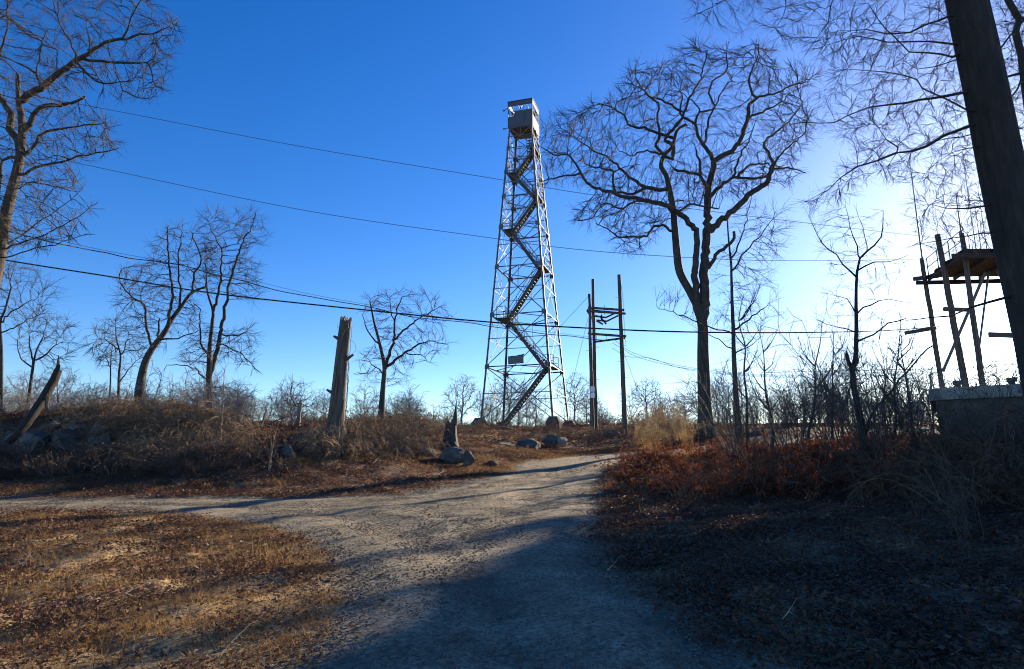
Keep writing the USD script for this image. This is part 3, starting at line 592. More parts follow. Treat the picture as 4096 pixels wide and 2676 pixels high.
big = [([(4290, 1950), (4230, 1640), (4185, 1415), (4075, 965), (4000, 643), (3936, 321), (3866, 0), (3810, -300), (3770, -600)], 100, 70),
 (zq((1150, 100), (1080, 100), (940, 160), (840, 200), (700, 210), (560, 185), (390, 190)), 6, 1.2),
 (zq((1180, 280), (1090, 270), (840, 260), (700, 260), (520, 230), (340, 275)), 6, 1.2),
 (zq((1190, 360), (1110, 350), (950, 325), (840, 320), (740, 230), (690, 190), (580, 20)), 6, 1.5),
 (zq((1200, 385), (1130, 375), (1000, 410), (880, 430), (820, 390)), 4, 1.2),
 (zq((1260, 570), (1180, 575), (1050, 600), (900, 625), (720, 655), (580, 665), (450, 720), (370, 760), (190, 765), (60, 780)), 8, 1.2),
 (zq((1290, 720), (1200, 690), (1080, 620), (920, 550), (880, 490), (720, 450), (600, 440), (450, 430)), 5, 1.2),
 (zq((1310, 770), (1235, 775), (1050, 840), (940, 910), (850, 940), (760, 945), (640, 1000), (520, 1040), (400, 1110), (330, 1180), (200, 1250)), 8, 1.2),
 (zq((1320, 830), (1240, 830), (1080, 860), (950, 890), (850, 930)), 4, 1.2),
 (zq((1330, 900), (1250, 910), (1100, 950), (1000, 1020), (930, 1080)), 3, 1), (zq((750, 940), (760, 915), (700, 870), (640, 790)), 4, 1.5),
 (zq((1390, 1260), (1330, 1270), (1200, 1300), (1060, 1300), (970, 1270)), 5, 1.5), (zq((1420, 1440), (1350, 1440), (1200, 1470), (1000, 1500), (850, 1530)), 4, 1.2),
 (zr((1350, 540), (1310, 550), (1200, 580), (1100, 610), (1000, 655), (880, 660), (740, 680)), 6, 2, -.1),
 ([(3840, -140), (3600, -200), (3357, -60), (3312, 90), (3274, 148), (3235, 200)], 7, 1.3), ([(3830, -200), (3600, -260), (3300, -190), (3100, -80), (2950, -30), (2850, 25), (2780, 60)], 7, 1.3, .1), ([(3120, -90), (3145, 20), (3130, 70), (3100, 110)], 4, 1.2),
 ([(3930, 300), (4000, 200), (4080, 100), (4160, 40)], 5, 2), ([(3990, 560), (4060, 520), (4150, 500)], 5, 2)]
big_env = [[(2770, -60), (3400, -140), (3780, -150), (3800, 0), (3830, 250), (3870, 500), (3960, 830), (3990, 1000), (3900, 1050), (3700, 1000), (3620, 850), (3680, 760), (3500, 700), (3250, 880), (3200, 800), (3330, 700), (3450, 600), (3300, 520), (3080, 520), (3200, 400), (3330, 330), (3270, 220), (3200, 200), (2900, 120), (2760, 60)], [(3960, -80), (4250, -80), (4260, 650), (4100, 650), (4010, 350)]]
tree('trunk_tree', 'massive dark trunk at the right edge with drooping budded twigs', 8.6, big, big_env, 12, depth=1.6, density=130, step=.07, kill=.08, infl=.5, tip=.0021, e=2.4, lift=-.05, wob=.2, twigs=15000, twig_len=.17, droop=.12, bark='bark_dark', twig='twig', slope=.3, ridged=110)
second = [([(4330, 1900), (4230, 1200), (4140, 620), (4094, 290), (4084, 212), (4062, 129), (4077, 77), (4032, 0), (4000, -150), (4010, -420), (3980, -750)], 34, 7), ([(4090, 300), (4020, 310), (3960, 350)], 8, 3), ([(4085, 290), (4070, 350), (4030, 420)], 6, 2), ([(4078, 100), (4150, 40), (4250, -60)], 10, 4)]
tree('corner_tree', 'dark crooked trunk behind the massive trunk at the upper right corner', 11.5, second, [[(3985, -80), (3850, -500), (4000, -800), (4200, -600), (4250, -80), (4260, 700), (4120, 620), (4030, 350)]], 13, depth=1.4, density=24, step=.12, kill=.15, infl=.8, tip=.0022, twigs=1500, twig_len=.2, bark='bark_dark')
print('trees', round(time.time() - T0, 1))
#PART2
# ------------------------------------------------------------------ fire tower
TC, TR = np.array([1.161, 54.42]), -0.288
EX, EY = np.array([math.cos(TR), math.sin(TR), 0]), np.array([-math.sin(TR), math.cos(TR), 0])
LV = np.array([2.621, 7.371, 11.772, 16.006, 19.678, 22.521, 24.942, 27.177, 29.219]) + EYE
ROOF = 31.702 + EYE
def half(z): return 3.05 + (1.065 - 3.05) * min((z - LV[0]) / (LV[8] - LV[0]), 1)
def tw(a, b, z): return np.array([TC[0], TC[1], 0]) + EX * a + EY * b + np.array([0, 0, z])
def twl(a, b, z): return tw(a * half(z), b * half(z), z)
tower = Thing('fire_tower', 'tall galvanised steel lattice fire tower with zigzag stairs and a small cab on top', 'fire tower', (TC[0], TC[1], LV[0]))
CN = [(-1, -1), (1, -1), (1, 1), (-1, 1)]
for a, b in CN:
    z0 = float(height(*twl(a, b, LV[0])[:2])); c = twl(a, b, LV[0])
    fz = min(z0, LV[0]) - .5
    w0, w1 = .75, .42
    fv = np.array([[sx * w, sy * w, z] for z, w in ((fz, w0), (LV[0] + .12, w0 * .93), (LV[0] + .55, w1)) for sx, sy in ((-1, -1), (1, -1), (1, 1), (-1, 1))])
    ff = [[k * 4 + i_, k * 4 + (i_ + 1) % 4, k * 4 + 4 + (i_ + 1) % 4, k * 4 + 4 + i_] for k in range(2) for i_ in range(4)] + [[8, 9, 10, 11]]
    ff = np.array(ff); fv = fv[:, :1] * EX * .75 + fv[:, 1:2] * EY * .75 + fv[:, 2:] * [0, 0, 1] + [c[0], c[1], 0]
    tower.part('footing', (fv, np.vstack([ff[:, [0, 1, 2]], ff[:, [0, 2, 3]]])), 'old_wall')
    p, q_ = twl(a, b, LV[0] + .2), twl(a, b, LV[8])
    o1, o2 = -a * EX * .075, -b * EY * .075                    # an angle iron: two plates
    tower.part('leg', join([bar(p + o1, q_ + o1, .16, .022, refv=EX * 0 + EY), bar(p + o2, q_ + o2, .16, .022, refv=EX)]), 'galvanised')
faces = [(CN[i_], CN[(i_ + 1) % 4]) for i_ in range(4)]
for k in range(8):
    za_, zb2 = LV[k], LV[k + 1]; zm = za_ + (zb2 - za_) * half(za_) / (half(za_) + half(zb2)); th_ = .085 if k < 4 else .07
    if k == 0: za_ += .35
    for fi, (c0, c1) in enumerate(faces):
        A0, A1, B0, B1 = twl(*c0, za_), twl(*c0, zb2), twl(*c1, za_), twl(*c1, zb2)
        nrm = np.cross(B0 - A0, A1 - A0); nrm /= np.linalg.norm(nrm)
        o = nrm * .03
        tower.part('diagonal_brace', bar(A0 + o, B1 + o,   .055 if k > 3 else .066, .02, refv=nrm), 'galvanised')
        tower.part('diagonal_brace', bar(B0 - o, A1 - o,   .055 if k > 3 else .066, .02, refv=nrm), 'galvanised')
        tower.part('strut', join([bar(A1, B1, th_, .02, refv=nrm), bar(A1 + [0, 0, th_ / 2] - nrm * th_ / 2, B1 + [0, 0, th_ / 2] - nrm * th_ / 2, th_, .02)]) if k < 7 else bar(A1, B1, .1, .1), 'galvanised')
        m0, m1 = twl(*c0, zm), twl(*c1, zm)
        tower.part('middle_strut', bar(m0 + o * 2, m1 + o * 2, .06, .03, refv=nrm), 'galvanised')
        if k > 0: tower.part('hanger', bar((m0 + m1) / 2 + o * 2.5, (A1 + B1) / 2 + o * 2.5, .045, .03, refv=nrm), 'galvanised')
        for P_, dv in ((A1, 1), (B1, -1)):
            t = (B1 - A1) / np.linalg.norm(B1 - A1) * dv
            if k < 7: tower.part('gusset_plate', box(P_ + t * .16 + o * 1.6, (.36, .36, .012), [t, np.cross(nrm, t), nrm]), 'galvanised')
    if k < 5:
        mids = [(twl(*c0, zb2) + twl(*c1, zb2)) / 2 for c0, c1 in faces]
        for i_ in range(4): tower.part('plan_brace', bar(mids[i_] + [0, 0, .01], mids[(i_ + 1) % 4] + [0, 0, .01], .07, .05), 'galvanised')
# stairs
for k in range(7):
    s = 1 if k % 2 == 0 else -1
    z0, z1 = LV[k] + (.1 if k == 0 else .04), LV[k + 1] + .04; lane = (.42 if s > 0 else -.42)
    x0, x1 = -s * (.66 * half(z0) if k else 2.1), s * .64 * half(z1)
    p, q_ = tw(x0, lane, z0), tw(x1, lane, z1); wv = EY * .36
    fl = tower.part('stair_flight', join([bar(p + wv, q_ + wv, .035, .28), bar(p - wv, q_ - wv, .035, .28)]), 'stair_steel')
    n = int(round((z1 - z0) / .235))
    for i_ in range(1, n):
        c = p + (q_ - p) * i_ / n
        tower.part('tread', box(c, (.27, .68, .04), [EX, EY, [0, 0, 1]]), 'stair_steel', under=fl)
    for w_ in (wv, -wv):
        up_ = np.array([0, 0, .92])
        rails = [bar(p + w_ + up_, q_ + w_ + up_, .045, .045), bar(p + w_ + up_ * .5, q_ + w_ + up_ * .5, .035, .035)]
        rails += [bar(p + w_ + (q_ - p) * t, p + w_ + (q_ - p) * t + up_, .04, .04) for t in (.02, .27, .5, .75, .98)]
        tower.part('handrail', join(rails), 'stair_steel', under=fl)
    xe = s * half(z1) * .97; xa, xb = sorted((x1 - s * .05, xe)); dpt = min(.95, half(z1) * .8)
    ld = tower.part('landing', box(tw((xa + xb) / 2, 0, z1 - .03), (xb - xa, 2 * dpt, .08), [EX, EY, [0, 0, 1]]), 'stair_steel')
    rl = []
    cs = [tw(x1, -dpt * s if False else -dpt, z1), tw(xe, -dpt, z1), tw(xe, dpt, z1), tw(x1, dpt, z1)]
    for i_ in range(3):
        for hgt in (.5, 1.0): rl.append(bar(cs[i_] + [0, 0, hgt], cs[i_ + 1] + [0, 0, hgt], .045, .045))
    for c in cs: rl.append(bar(c, c + np.array([0, 0, 1.0]), .05, .05))
    tower.part('railing', join(rl), 'stair_steel', under=ld)
lad = tower.part('ladder', join([bar(tw(.45 + s_, .35, LV[7] + .05), tw(.45 + s_, .15, LV[8] + .2), .05, .05) for s_ in (-.24, .24)]), 'galvanised')
for i_ in range(8):
    t = (i_ + .6) / 8; c = tw(.45, .35 - .2 * t, LV[7] + .05 + t * (LV[8] - LV[7]))
    tower.part('rung', bar(c - EX * .24, c + EX * .24, .05, .1), 'galvanised', under=lad)
# cab
zf = LV[8]; hc = 1.12; sill, head = zf + .95, ROOF - .38
fl = tower.part('floor', box(tw(0, 0, zf - .04), (2 * hc, 2 * hc, .1), [EX, EY, [0, 0, 1]]), 'cab_sheet')
for i_ in (-.7, 0, .7): tower.part('joist', box(tw(i_, 0, zf - .14), (.08, 2 * hc - .1, .1), [EX, EY, [0, 0, 1]]), 'cab_sheet', under=fl)
for a, b in CN: tower.part('corner_post', box(tw(a * hc, b * hc, (zf + ROOF) / 2), (.08, .08, ROOF - zf), [EX, EY, [0, 0, 1]]), 'cab_sheet')
for wi, (ax, dr) in enumerate(((EX, -EY), (EY, EX), (-EX, EY), (-EY, -EX))):
    o = tw(0, 0, 0) + dr * hc
    def wp(u, z): return o + ax * u + np.array([0, 0, z])
    lo = tower.part('lower_panel', box(wp(0, (zf + sill) / 2 + .01), (2 * hc - .09, .035, sill - zf), [ax, dr, [0, 0, 1]]), 'cab_sheet')
    tower.part('upper_panel', box(wp(0, (head + ROOF) / 2), (2 * hc - .09, .035, ROOF - head), [ax, dr, [0, 0, 1]]), 'cab_sheet')
    fr = tower.part('window_frame', join([box(wp(0, sill + .035), (2 * hc - .1, .05, .06), [ax, dr, [0, 0, 1]]), box(wp(0, head - .035), (2 * hc - .1, .05, .06), [ax, dr, [0, 0, 1]])]), 'cab_sheet')
    for u in np.linspace(-hc + .1, hc - .1, 6 if wi else 7)[1:-1]:
        tower.part('muntin', box(wp(u, (sill + head) / 2), (.032, .03, head - sill - .13), [ax, dr, [0, 0, 1]]), 'cab_sheet', under=fr)
    tower.part('muntin', box(wp(0, (sill + head) / 2), (2 * hc - .1, .025, .03), [ax, dr, [0, 0, 1]]), 'cab_sheet', under=fr)
    if wi == 0:
        tower.part('boarded_panel', box(wp(.28, sill + .30) + dr * .012, (1.62, .03, .52), [ax, dr, [0, 0, 1]]), 'cab_sheet')
        tower.part('loose_brace', join([bar(wp(-.85, head - .05) - dr * .1, wp(-.35, sill + .05) - dr * .1, .1, .05), bar(wp(.15, head - .05) - dr * .1, wp(-.35, sill + .05) - dr * .1, .09, .05)]), 'cab_sheet')
for a_, b_ in ((EX, EY), (EY, EX)):                              # the roof sheets are gone: a rim and bare rafters
    for s_ in (-1, 1): tower.part('roof_rim', box(tw(0, 0, ROOF + .03) + b_ * s_ * (hc + .03), (2 * hc + .1 if a_ is EX else 2 * hc - .07, .07, .06), [a_, b_, [0, 0, 1]]), 'cab_sheet')
for u in (-.4, .4): tower.part('rafter', box(tw(u, 0, ROOF - .04), (.05, 2 * hc - .12, .07), [EX, EY, [0, 0, 1]]), 'cab_sheet')
for z_, dz in ((ROOF - .55, -.18), (zf - .02, -.03)):
    a0 = tw(-hc, -hc, z_); a1 = a0 - EX * .42 + [0, 0, dz]
    tower.part('bracket', join([bar(a0, a1, .05, .05), box(a1, (.16, .1, .1), [EX, EY, [0, 0, 1]])]), 'cab_sheet')
# the plate on the front face
zs_ = LV[1]; fo = tw(-.06, -half(zs_) - .12, 0)
sign = Thing('name_sign', 'dark green plate with a torn upper corner fixed low on the tower front', 'sign', fo + [0, 0, zs_])
prof = [(-.66, .10), (.66, .14), (.66, .78), (.72, .86), (.62, .90), (.45, .86), (.25, .84), (.05, .79), (-.66, .76)]
pl = trimesh.creation.extrude_polygon(Polygon(prof), .03); v = np.array(pl.vertices)
sv = fo + v[:, :1] * EX + v[:, 1:2] * np.array([0, 0, 1.]) + v[:, 2:] * EY + [0, 0, zs_]
sign.part('plate', (sv, np.array(pl.faces)), 'sign_green')
rng = np.random.default_rng(5)
for i_ in range(6):                                             # worn rows of lettering that the photograph does not resolve
    x = -.55; zz = .68 - .09 * i_
    while x < .5:
        w = rng.uniform(.05, .16); w = min(w, .56 - x)
        sign.part('worn_mark', box(fo + EX * (x + w / 2) + [0, 0, zs_ + zz] - EY * .004, (w, .006, .022), [EX, EY, [0, 0, 1]]), 'sign_letter'); x += w + .05
# ------------------------------------------------------------------ pole frame by the tower
def pole_mesh(p, q_, r0, r1, seed=0, sides=12, n=14):
    p, q_ = np.asarray(p, float), np.asarray(q_, float); t = np.linspace(0, 1, n)[:, None]
    pts = p + (q_ - p) * t; g = np.random.default_rng(seed); pts[1:-1] += g.normal(size=(n - 2, 3)) * r0 * .06
    return capped(pts, r0 + (r1 - r0) * t[:, 0], sides)
def to_ground(px, py, Y, dz=.35):
    p = at(px, py, Y); p[2] = float(height(p[0], p[1])) - dz; return p
PF = [((2371, 1117), (2384, 1730), 45.0, .155, .10), ((2357, 1176), (2371, 1735), 44.4, .15, .095), ((2476, 1099), (2501, 1723), 45.0, .175, .125)]
b0 = to_ground(2384, 1730, 45.0)
pf = Thing('utility_pole_frame', 'derelict frame of three wooden poles with crossarms and broken braces beside the tower', 'utility pole', b0)
tops = []
for i_, (t, b, Y, r0, r1) in enumerate(PF):
    bb, tt = to_ground(*b, Y), at(*t, Y); tops.append((bb, tt)); pp = pf.part('pole', pole_mesh(bb, tt, r0, r1, i_), 'pole_wood', smooth=40)
    g = np.random.default_rng(i_)
    for k in range(7 if i_ != 1 else 4):
        z_ = bb[2] + 3 + k * 1.15 if i_ != 1 else bb[2] + 3.2 + k * 1.5; f_ = (z_ - bb[2]) / (tt[2] - bb[2]); c = bb + (tt - bb) * f_; s_ = 1 if k % 2 else -1
        if f_ < .97: pf.part('step_bolt', bar(c, c + np.array([s_ * .33, 0, 0]), .022), 'antenna', under=pp)
def fb(p0, p1, Y=44.8, w=.16, d=.12, nm='crossarm'):
    pf.part(nm, bar(at(*p0, Y), at(*p1, Y), d, w), 'pole_wood')
z5 = T(4.575, 2320, 1060)
for k, (p0, p1, dy, w) in enumerate([((145, 780), (810, 825), -.22, .15), ((130, 840), (830, 890), -.22, .15), ((125, 825), (835, 888), .25, .13), ((155, 1255), (845, 1305), -.22, .15), ((280, 1405), (820, 1335), .24, .13)]):
    a, b = z5(p0, p1); fb(a, b, 44.9 + dy if k != 4 else 45.2, w)
for p0, p1 in (((270, 935), (470, 960)), ((470, 962), (680, 865)), ((300, 1010), (500, 1030)), ((500, 1025), (700, 925)), ((300, 1020), (420, 1085)), ((380, 960), (480, 1080)), ((125, 830), (190, 930)), ((150, 1235), (200, 1320)), ((390, 915), (400, 1000))):
    a, b = z5(p0, p1); fb(a, b, 44.62, .11, .08, 'broken_brace')
a, b = z5((210, 925), (240, 1010)); pf.part('broken_brace', bar(at(*a, 44.55), at(*b, 44.55), .07, .1), 'torn_wood', label='freshly split pale brace')
for p0 in ((445, 785), (450, 880), (395, 925), (480, 1355), (300, 1350)):
    a = z5(p0)[0]; c = at(*a, 44.8); pf.part('pin', bar(c - [0, 0, .12], c + [0, 0, .22], .03), 'antenna')
for k, y0 in enumerate((1556, 1581)):
    pc = at(2370 + k * .5, y0, 44.2); nt = Thing('notice', ('upper' if k == 0 else 'lower') + ' of two blank white notices nailed to the short left pole', 'notice', pc)
    nt.part('sheet', box(pc, (.30, .012, .36)), 'placard')
    for sx in (-.11, .11): nt.part('nail', box(pc + [sx, -.012, .13], (.02, .014, .02)), 'antenna')
pf.part('loose_wire', polytube(catmull(at(*np.array(z5((755, 365), (785, 600), (800, 900), (815, 1200), (830, 1440))).T, 44.75), 1), .012, 4), 'bare_wire')

# ------------------------------------------------------------------ wires
def wire(name, label, cat, pts, r, m_, group=None, n=14):
    """pts: pixel x, y and distance; a smooth line through them."""
    p = np.array(pts, float); w3 = at(p[:, 0], p[:, 1], p[:, 2]); out = [w3[0]]
    c = catmull(np.hstack([w3]), .6)
    th = Thing(name, label, cat, c[0]); th.part('strand', polytube(c, r, 5), m_, smooth=True); return th, c
wire('overhead_wire', 'thin topmost wire sloping from the old tree past the tower', 'wire', [(-600, 230, 30), (0, 350, 30), (172, 389, 30), (516, 454, 30), (1205, 586, 29.8), (2005, 719, 29.3), (2340, 775, 29), (2977, 862, 31), (3749, 952, 43.2)], .014, 'bare_wire')
wire('overhead_wire', 'thin second wire down running below the topmost wire', 'wire', [(-600, 500, 30), (0, 592, 30), (284, 647, 30), (1205, 839, 29.8), (1979, 954, 29.3), (2220, 988, 29), (2616, 1022, 28.6), (3149, 1043, 33), (3690, 1036, 47)], .014, 'bare_wire')
wire('overhead_cable', 'thick black cable crossing low in front of the tower and poles', 'cable', [(-600, 930, 29), (0, 1037, 29), (430, 1105, 29), (860, 1174, 29), (1480, 1242, 29), (1953, 1288, 29), (2340, 1312, 28.9), (2753, 1328, 28.7), (3200, 1330, 33), (3545, 1322, 41), (3757, 1306, 47)], .035, 'cable')
th_, c_ = wire('drooping_cable', 'sagging lashed cable dipping in scallops from the left edge to the pole frame', 'cable', [(-500, 830, 30), (0, 920, 30), (100, 942, 30.5), (200, 968, 31), (290, 985, 32), (361, 1000, 33), (430, 1012, 33.5), (516, 1033, 34), (600, 1042, 35), (723, 1060, 36), (850, 1096, 37), (964, 1121, 38), (1100, 1160, 39), (1239, 1186, 40), (1360, 1208, 41), (1480, 1228, 42), (1652, 1268, 43), (1870, 1290, 43.5), (1960, 1306, 43.7), (2060, 1318, 44), (2180, 1336, 44), (2290, 1345, 44), (2372, 1357, 44.4), (2440, 1362, 44.7)], .028, 'cable')
m_p = np.array([(0, 905, 30), (361, 990, 33), (600, 1036, 35), (964, 1112, 38), (1239, 1176, 40), (1480, 1220, 42), (1870, 1286, 43.5), (2372, 1350, 44.4)], float)
th_.part('messenger', polytube(catmull(at(m_p[:, 0], m_p[:, 1], m_p[:, 2]), .6), .010, 4), 'bare_wire')
for k, (b, mid, e, lab) in enumerate([((2498, 1392), (2570, 1425), (2760, 1470), 'upper'), ((2498, 1400), (2560, 1432), (2760, 1476), 'middle'), ((2500, 1426), (2600, 1432), (2760, 1480), 'lower')]):
    wire('service_wire', f'{lab} of three slack wires leaving the right pole towards the thicket', 'wire', [(2450, 1352 + 20 * k, 44.9), (*b, 44.9), (*mid, 44.4), (*e, 43), (3100, 1500 + 4 * k, 41), (3700, 1480 + 6 * k, 38), (4400, 1420, 34)], .014, 'cable')
def line3(name, label, p, q_, r=.012):
    th = Thing(name, label, 'wire', p); th.part('strand', polytube([p, (np.asarray(p) + q_) / 2, q_], r, 4), 'bare_wire')
line3('guy_wire', 'guy wire running from the short pole top down behind the tower', at(2353, 1186, 44.4), at(2080, 1480, 62), .014)
line3('guy_wire', 'steep guy wire dropping from the short pole to the ground by the tower', at(2352, 1275, 44.4), to_ground(2235, 1700, 48), .012)
line3('guy_wire', 'guy wire slanting from the right pole down to the right', at(2490, 1395, 45), to_ground(2610, 1690, 50), .012)
line3('fence_wire', 'sagging fence wire low in the thicket beside the blockhouse', at(3050, 1490, 24), at(3740, 1475, 19), .010)
line3('fence_wire', 'lower fence wire behind the thicket left of the blockhouse', at(3380, 1614, 20), at(3740, 1606, 17.5), .010)

# ------------------------------------------------------------------ pole platform with antennas
SC = 1.6
nl_, fl_ = at(3857, 1005, 25.1 * SC), at(3704, 1090, 29.2 * SC); zd = float(nl_[2]); fl_[2] = zd
ex2 = np.array([1, -.06, 0]); ex2 /= np.linalg.norm(ex2); ey2 = (fl_ - nl_); LD = np.linalg.norm(ey2); ey2 = ey2 / LD
pt = Thing('pole_platform', 'large timber platform raised on tall wooden poles behind the blockhouse', 'platform', to_ground(3820, 1700, 27 * SC))
for k, (t, b, Y, r) in enumerate([((3687, 1033), (3790, 1680), 29.4, .18), ((3749, 938), (3890, 1680), 27.0, .215), ((3846, 934), (3950, 1680), 25.6, .18)]):
    tp, bp = at(*t, Y * SC), to_ground(*b, Y * SC); pt.part('pole', pole_mesh(bp, tp, r, r * .8, 20 + k), 'pole_wood', smooth=40)
DL = 15.0                                                        # the deck runs on to the right behind the great trunk
for k in range(4):
    bp = nl_ + ex2 * (6.5 + 6.5 * (k // 2)) + ey2 * (.5 + (LD - 1) * (k % 2)); bb = bp.copy(); bb[2] = float(height(bb[0], bb[1])) - .3
    pt.part('pole', pole_mesh(bb, bp + [0, 0, .6], .22, .17, 30 + k), 'pole_wood', smooth=40)
nw = 26
for k in range(nw):
    c = nl_ + ey2 * (LD * (k + .5) / nw) + ex2 * (DL / 2)
    pt.part('plank', box(c + [0, 0, .12], (DL + .25 * math.sin(k * 7.1), LD / nw - .02, .06), [ex2, ey2, [0, 0, 1]]), 'old_deck')
for u in np.linspace(.15, DL - .3, 9): pt.part('joist', box(nl_ + ex2 * u + ey2 * LD / 2 - [0, 0, .04], (.12, LD + .1, .24), [ex2, ey2, [0, 0, 1]]), 'old_deck')
for v_ in (.02, LD - .02): pt.part('beam', box(nl_ + ex2 * (DL / 2 - .4) + ey2 * v_ - [0, 0, .30], (DL + .8, .18, .28), [ex2, ey2, [0, 0, 1]]), 'old_deck')
for v_ in (.4, 2.4, 4.5, LD - .3): pt.part('rail_post', bar(nl_ + ex2 * .05 + ey2 * v_ + [0, 0, .15], nl_ + ex2 * .05 + ey2 * v_ + [0, 0, 1.5], .05), 'antenna')
for h_ in (.8, 1.48): pt.part('rail', bar(nl_ + ex2 * .05 + ey2 * .1 + [0, 0, h_], nl_ + ex2 * .05 + ey2 * (LD - .1) + [0, 0, h_], .04, .05), 'antenna')
for p0, p1, Y, w, d in (((3655, 1116), (3755, 1103), 29.3, .28, .2), ((3775, 1236), (3896, 1240), 26.6, .25, .16), ((3620, 1332), (3742, 1312), 29.1, .25, .16)):
    pt.part('crossarm', bar(at(*p0, Y * SC), at(*p1, Y * SC), d, w), 'pole_wood')
for p0, Y0, p1, Y1, w in (((3942, 1087), 27.0, (3772, 1485), 29.3, .14), ((3955, 1085), 26.8, (3917, 1390), 25.7, .09), ((3985, 1085), 26.8, (4060, 1180), 27, .09)):
    pt.part('diagonal_brace', bar(at(*p0, Y0 * SC), at(*p1, Y1 * SC), w), 'antenna')
hb = Thing('strain_board', 'short plank hung on wires right of the platform poles', 'board', at(4002, 1340, 26 * SC)); hb.part('board', bar(at(3956, 1338, 26 * SC), at(4050, 1342, 26 * SC), .15, .3), 'weathered_plank'); hb.part('wire', bar(at(3850, 1332, 26 * SC), at(3958, 1337, 26 * SC), .02), 'bare_wire'); hb.part('wire', bar(at(4048, 1342, 26 * SC), at(4200, 1350, 26 * SC), .02), 'bare_wire')
def mast(base, topz, arms, label, r=.03, Y=None):
    th = Thing('antenna_mast', label, 'antenna', base); tp = base.copy(); tp[2] = topz
    th.part('mast', polytube([base, (base + tp) / 2, tp], [r, r * .8, r * .4], 6), 'antenna')
    for z_, w_ in arms: th.part('element', bar([tp[0] - w_ / 2, tp[1], z_], [tp[0] + w_ / 2, tp[1], z_], .03), 'antenna')
ztop = lambda px, py, Y: float(at(px, py, Y)[2])
m1 = at(3690, 1040, 29.1 * SC); mast(m1, ztop(3652, 668, 29.1 * SC), [(m1[2] + 1.3 + .22 * k, .22) for k in range(4)] + [(m1[2] + 3, .2)], 'tallest thin whip antenna on the leftmost platform pole', .07)
m2 = at(3846, 936, 25.4 * SC); mast(m2, ztop(3830, 775, 25.4 * SC), [(ztop(3830, 785, 25.4 * SC), .4), (ztop(3832, 812, 25.4 * SC), .66), (ztop(3834, 845, 25.4 * SC), .3)], 'antenna with a short cross on top of the middle platform pole', .06)
for k, (px, yb, yt, lab, arms) in enumerate([(3905, 950, 645, 'tall antenna mast just left of the massive trunk', [(.2, .2), (.9, .25)]), (3925, 990, 800, 'slender antenna with cross bars above the platform deck', [(.15, .5), (.5, .55), (1.0, .6)]), (3948, 990, 760, 'dotted antenna mast closest to the massive trunk', [(.3, .35), (.8, .4)]), (3880, 996, 925, 'short antenna standing on the near platform edge', [(.1, .2)]), (3862, 930, 770, 'thin antenna rod rising behind the middle platform pole', [(.1, .15)])]):
    b = at(px, 1000, (26.2 + .3 * k) * SC); b[2] = zd + .12; zt = ztop(px - 15, yt, (26.2 + .3 * k) * SC); mast(b, zt, [(zt - a_, w_) for a_, w_ in arms], lab, .036)

# ------------------------------------------------------------------ concrete blockhouse
c0 = at(3735, 1552, 15.5); zt = float(c0[2]); bx, by = np.array([.835, -.55, 0]), np.array([.55, .835, 0]); LB, DB = 8.5, 5.0
bh = Thing('blockhouse', 'low concrete blockhouse with a pale roof slab half hidden by brush', 'building', (c0[0], c0[1], .8))
AX = [bx, by, [0, 0, 1]]
def bp(u, v_, z_): return np.array([c0[0], c0[1], 0]) + bx * u + by * v_ + np.array([0, 0, z_])
gz = .3
for (u0, u1, v0, v1) in ((.0, LB, .0, .28), (.0, LB, DB - .28, DB), (0, .28, .28, DB - .28), (LB - .28, LB, .28, DB - .28)):
    bh.part('wall', box(bp((u0 + u1) / 2, (v0 + v1) / 2, (gz + zt - .3) / 2), (u1 - u0, v1 - v0, zt - .3 - gz), AX), 'old_wall')
prof = Polygon([(-.12, .15), (.1, -.12), (LB + .12, -.12), (LB + .12, DB + .12), (-.12, DB + .12)]).buffer(-.02).buffer(.02, join_style=1)
sl = trimesh.creation.extrude_polygon(prof, .28); v = np.array(sl.vertices)
bh.part('roof_slab', (bp(0, 0, zt - .298) + v[:, :1] * bx + v[:, 1:2] * by + v[:, 2:] * [0, 0, 1], np.array(sl.faces)), 'concrete')
for k, (px, lab) in enumerate(((3832, 'left'), (4055, 'right'))):
    kx = float(rayk(px, 1535)[0]); u = (kx * c0[1] - c0[0]) / (bx[0] - kx * bx[1]); b = bp(u, .35, zt - .02)
    vt = Thing('roof_vent', f'small capped vent at the {lab} on the blockhouse roof', 'vent', b)
    vt.part('stem', box(b + [0, 0, .05], (.11, .11, .10), AX), 'old_wall'); vt.part('cap', box(b + [0, 0, .145], (.19, .19, .085), AX), 'old_wall')
gp = at(3715, 1535, 17); gp0 = to_ground(3722, 1700, 17, .2)
gl_ = Thing('marker_post', 'thin post with a short cross top left of the blockhouse', 'post', gp0); gl_.part('post', bar(gp0, at(3722, 1500, 17), .03), 'antenna'); gl_.part('crosspiece', bar(at(3716, 1502, 17), at(3731, 1494, 17), .05), 'antenna')

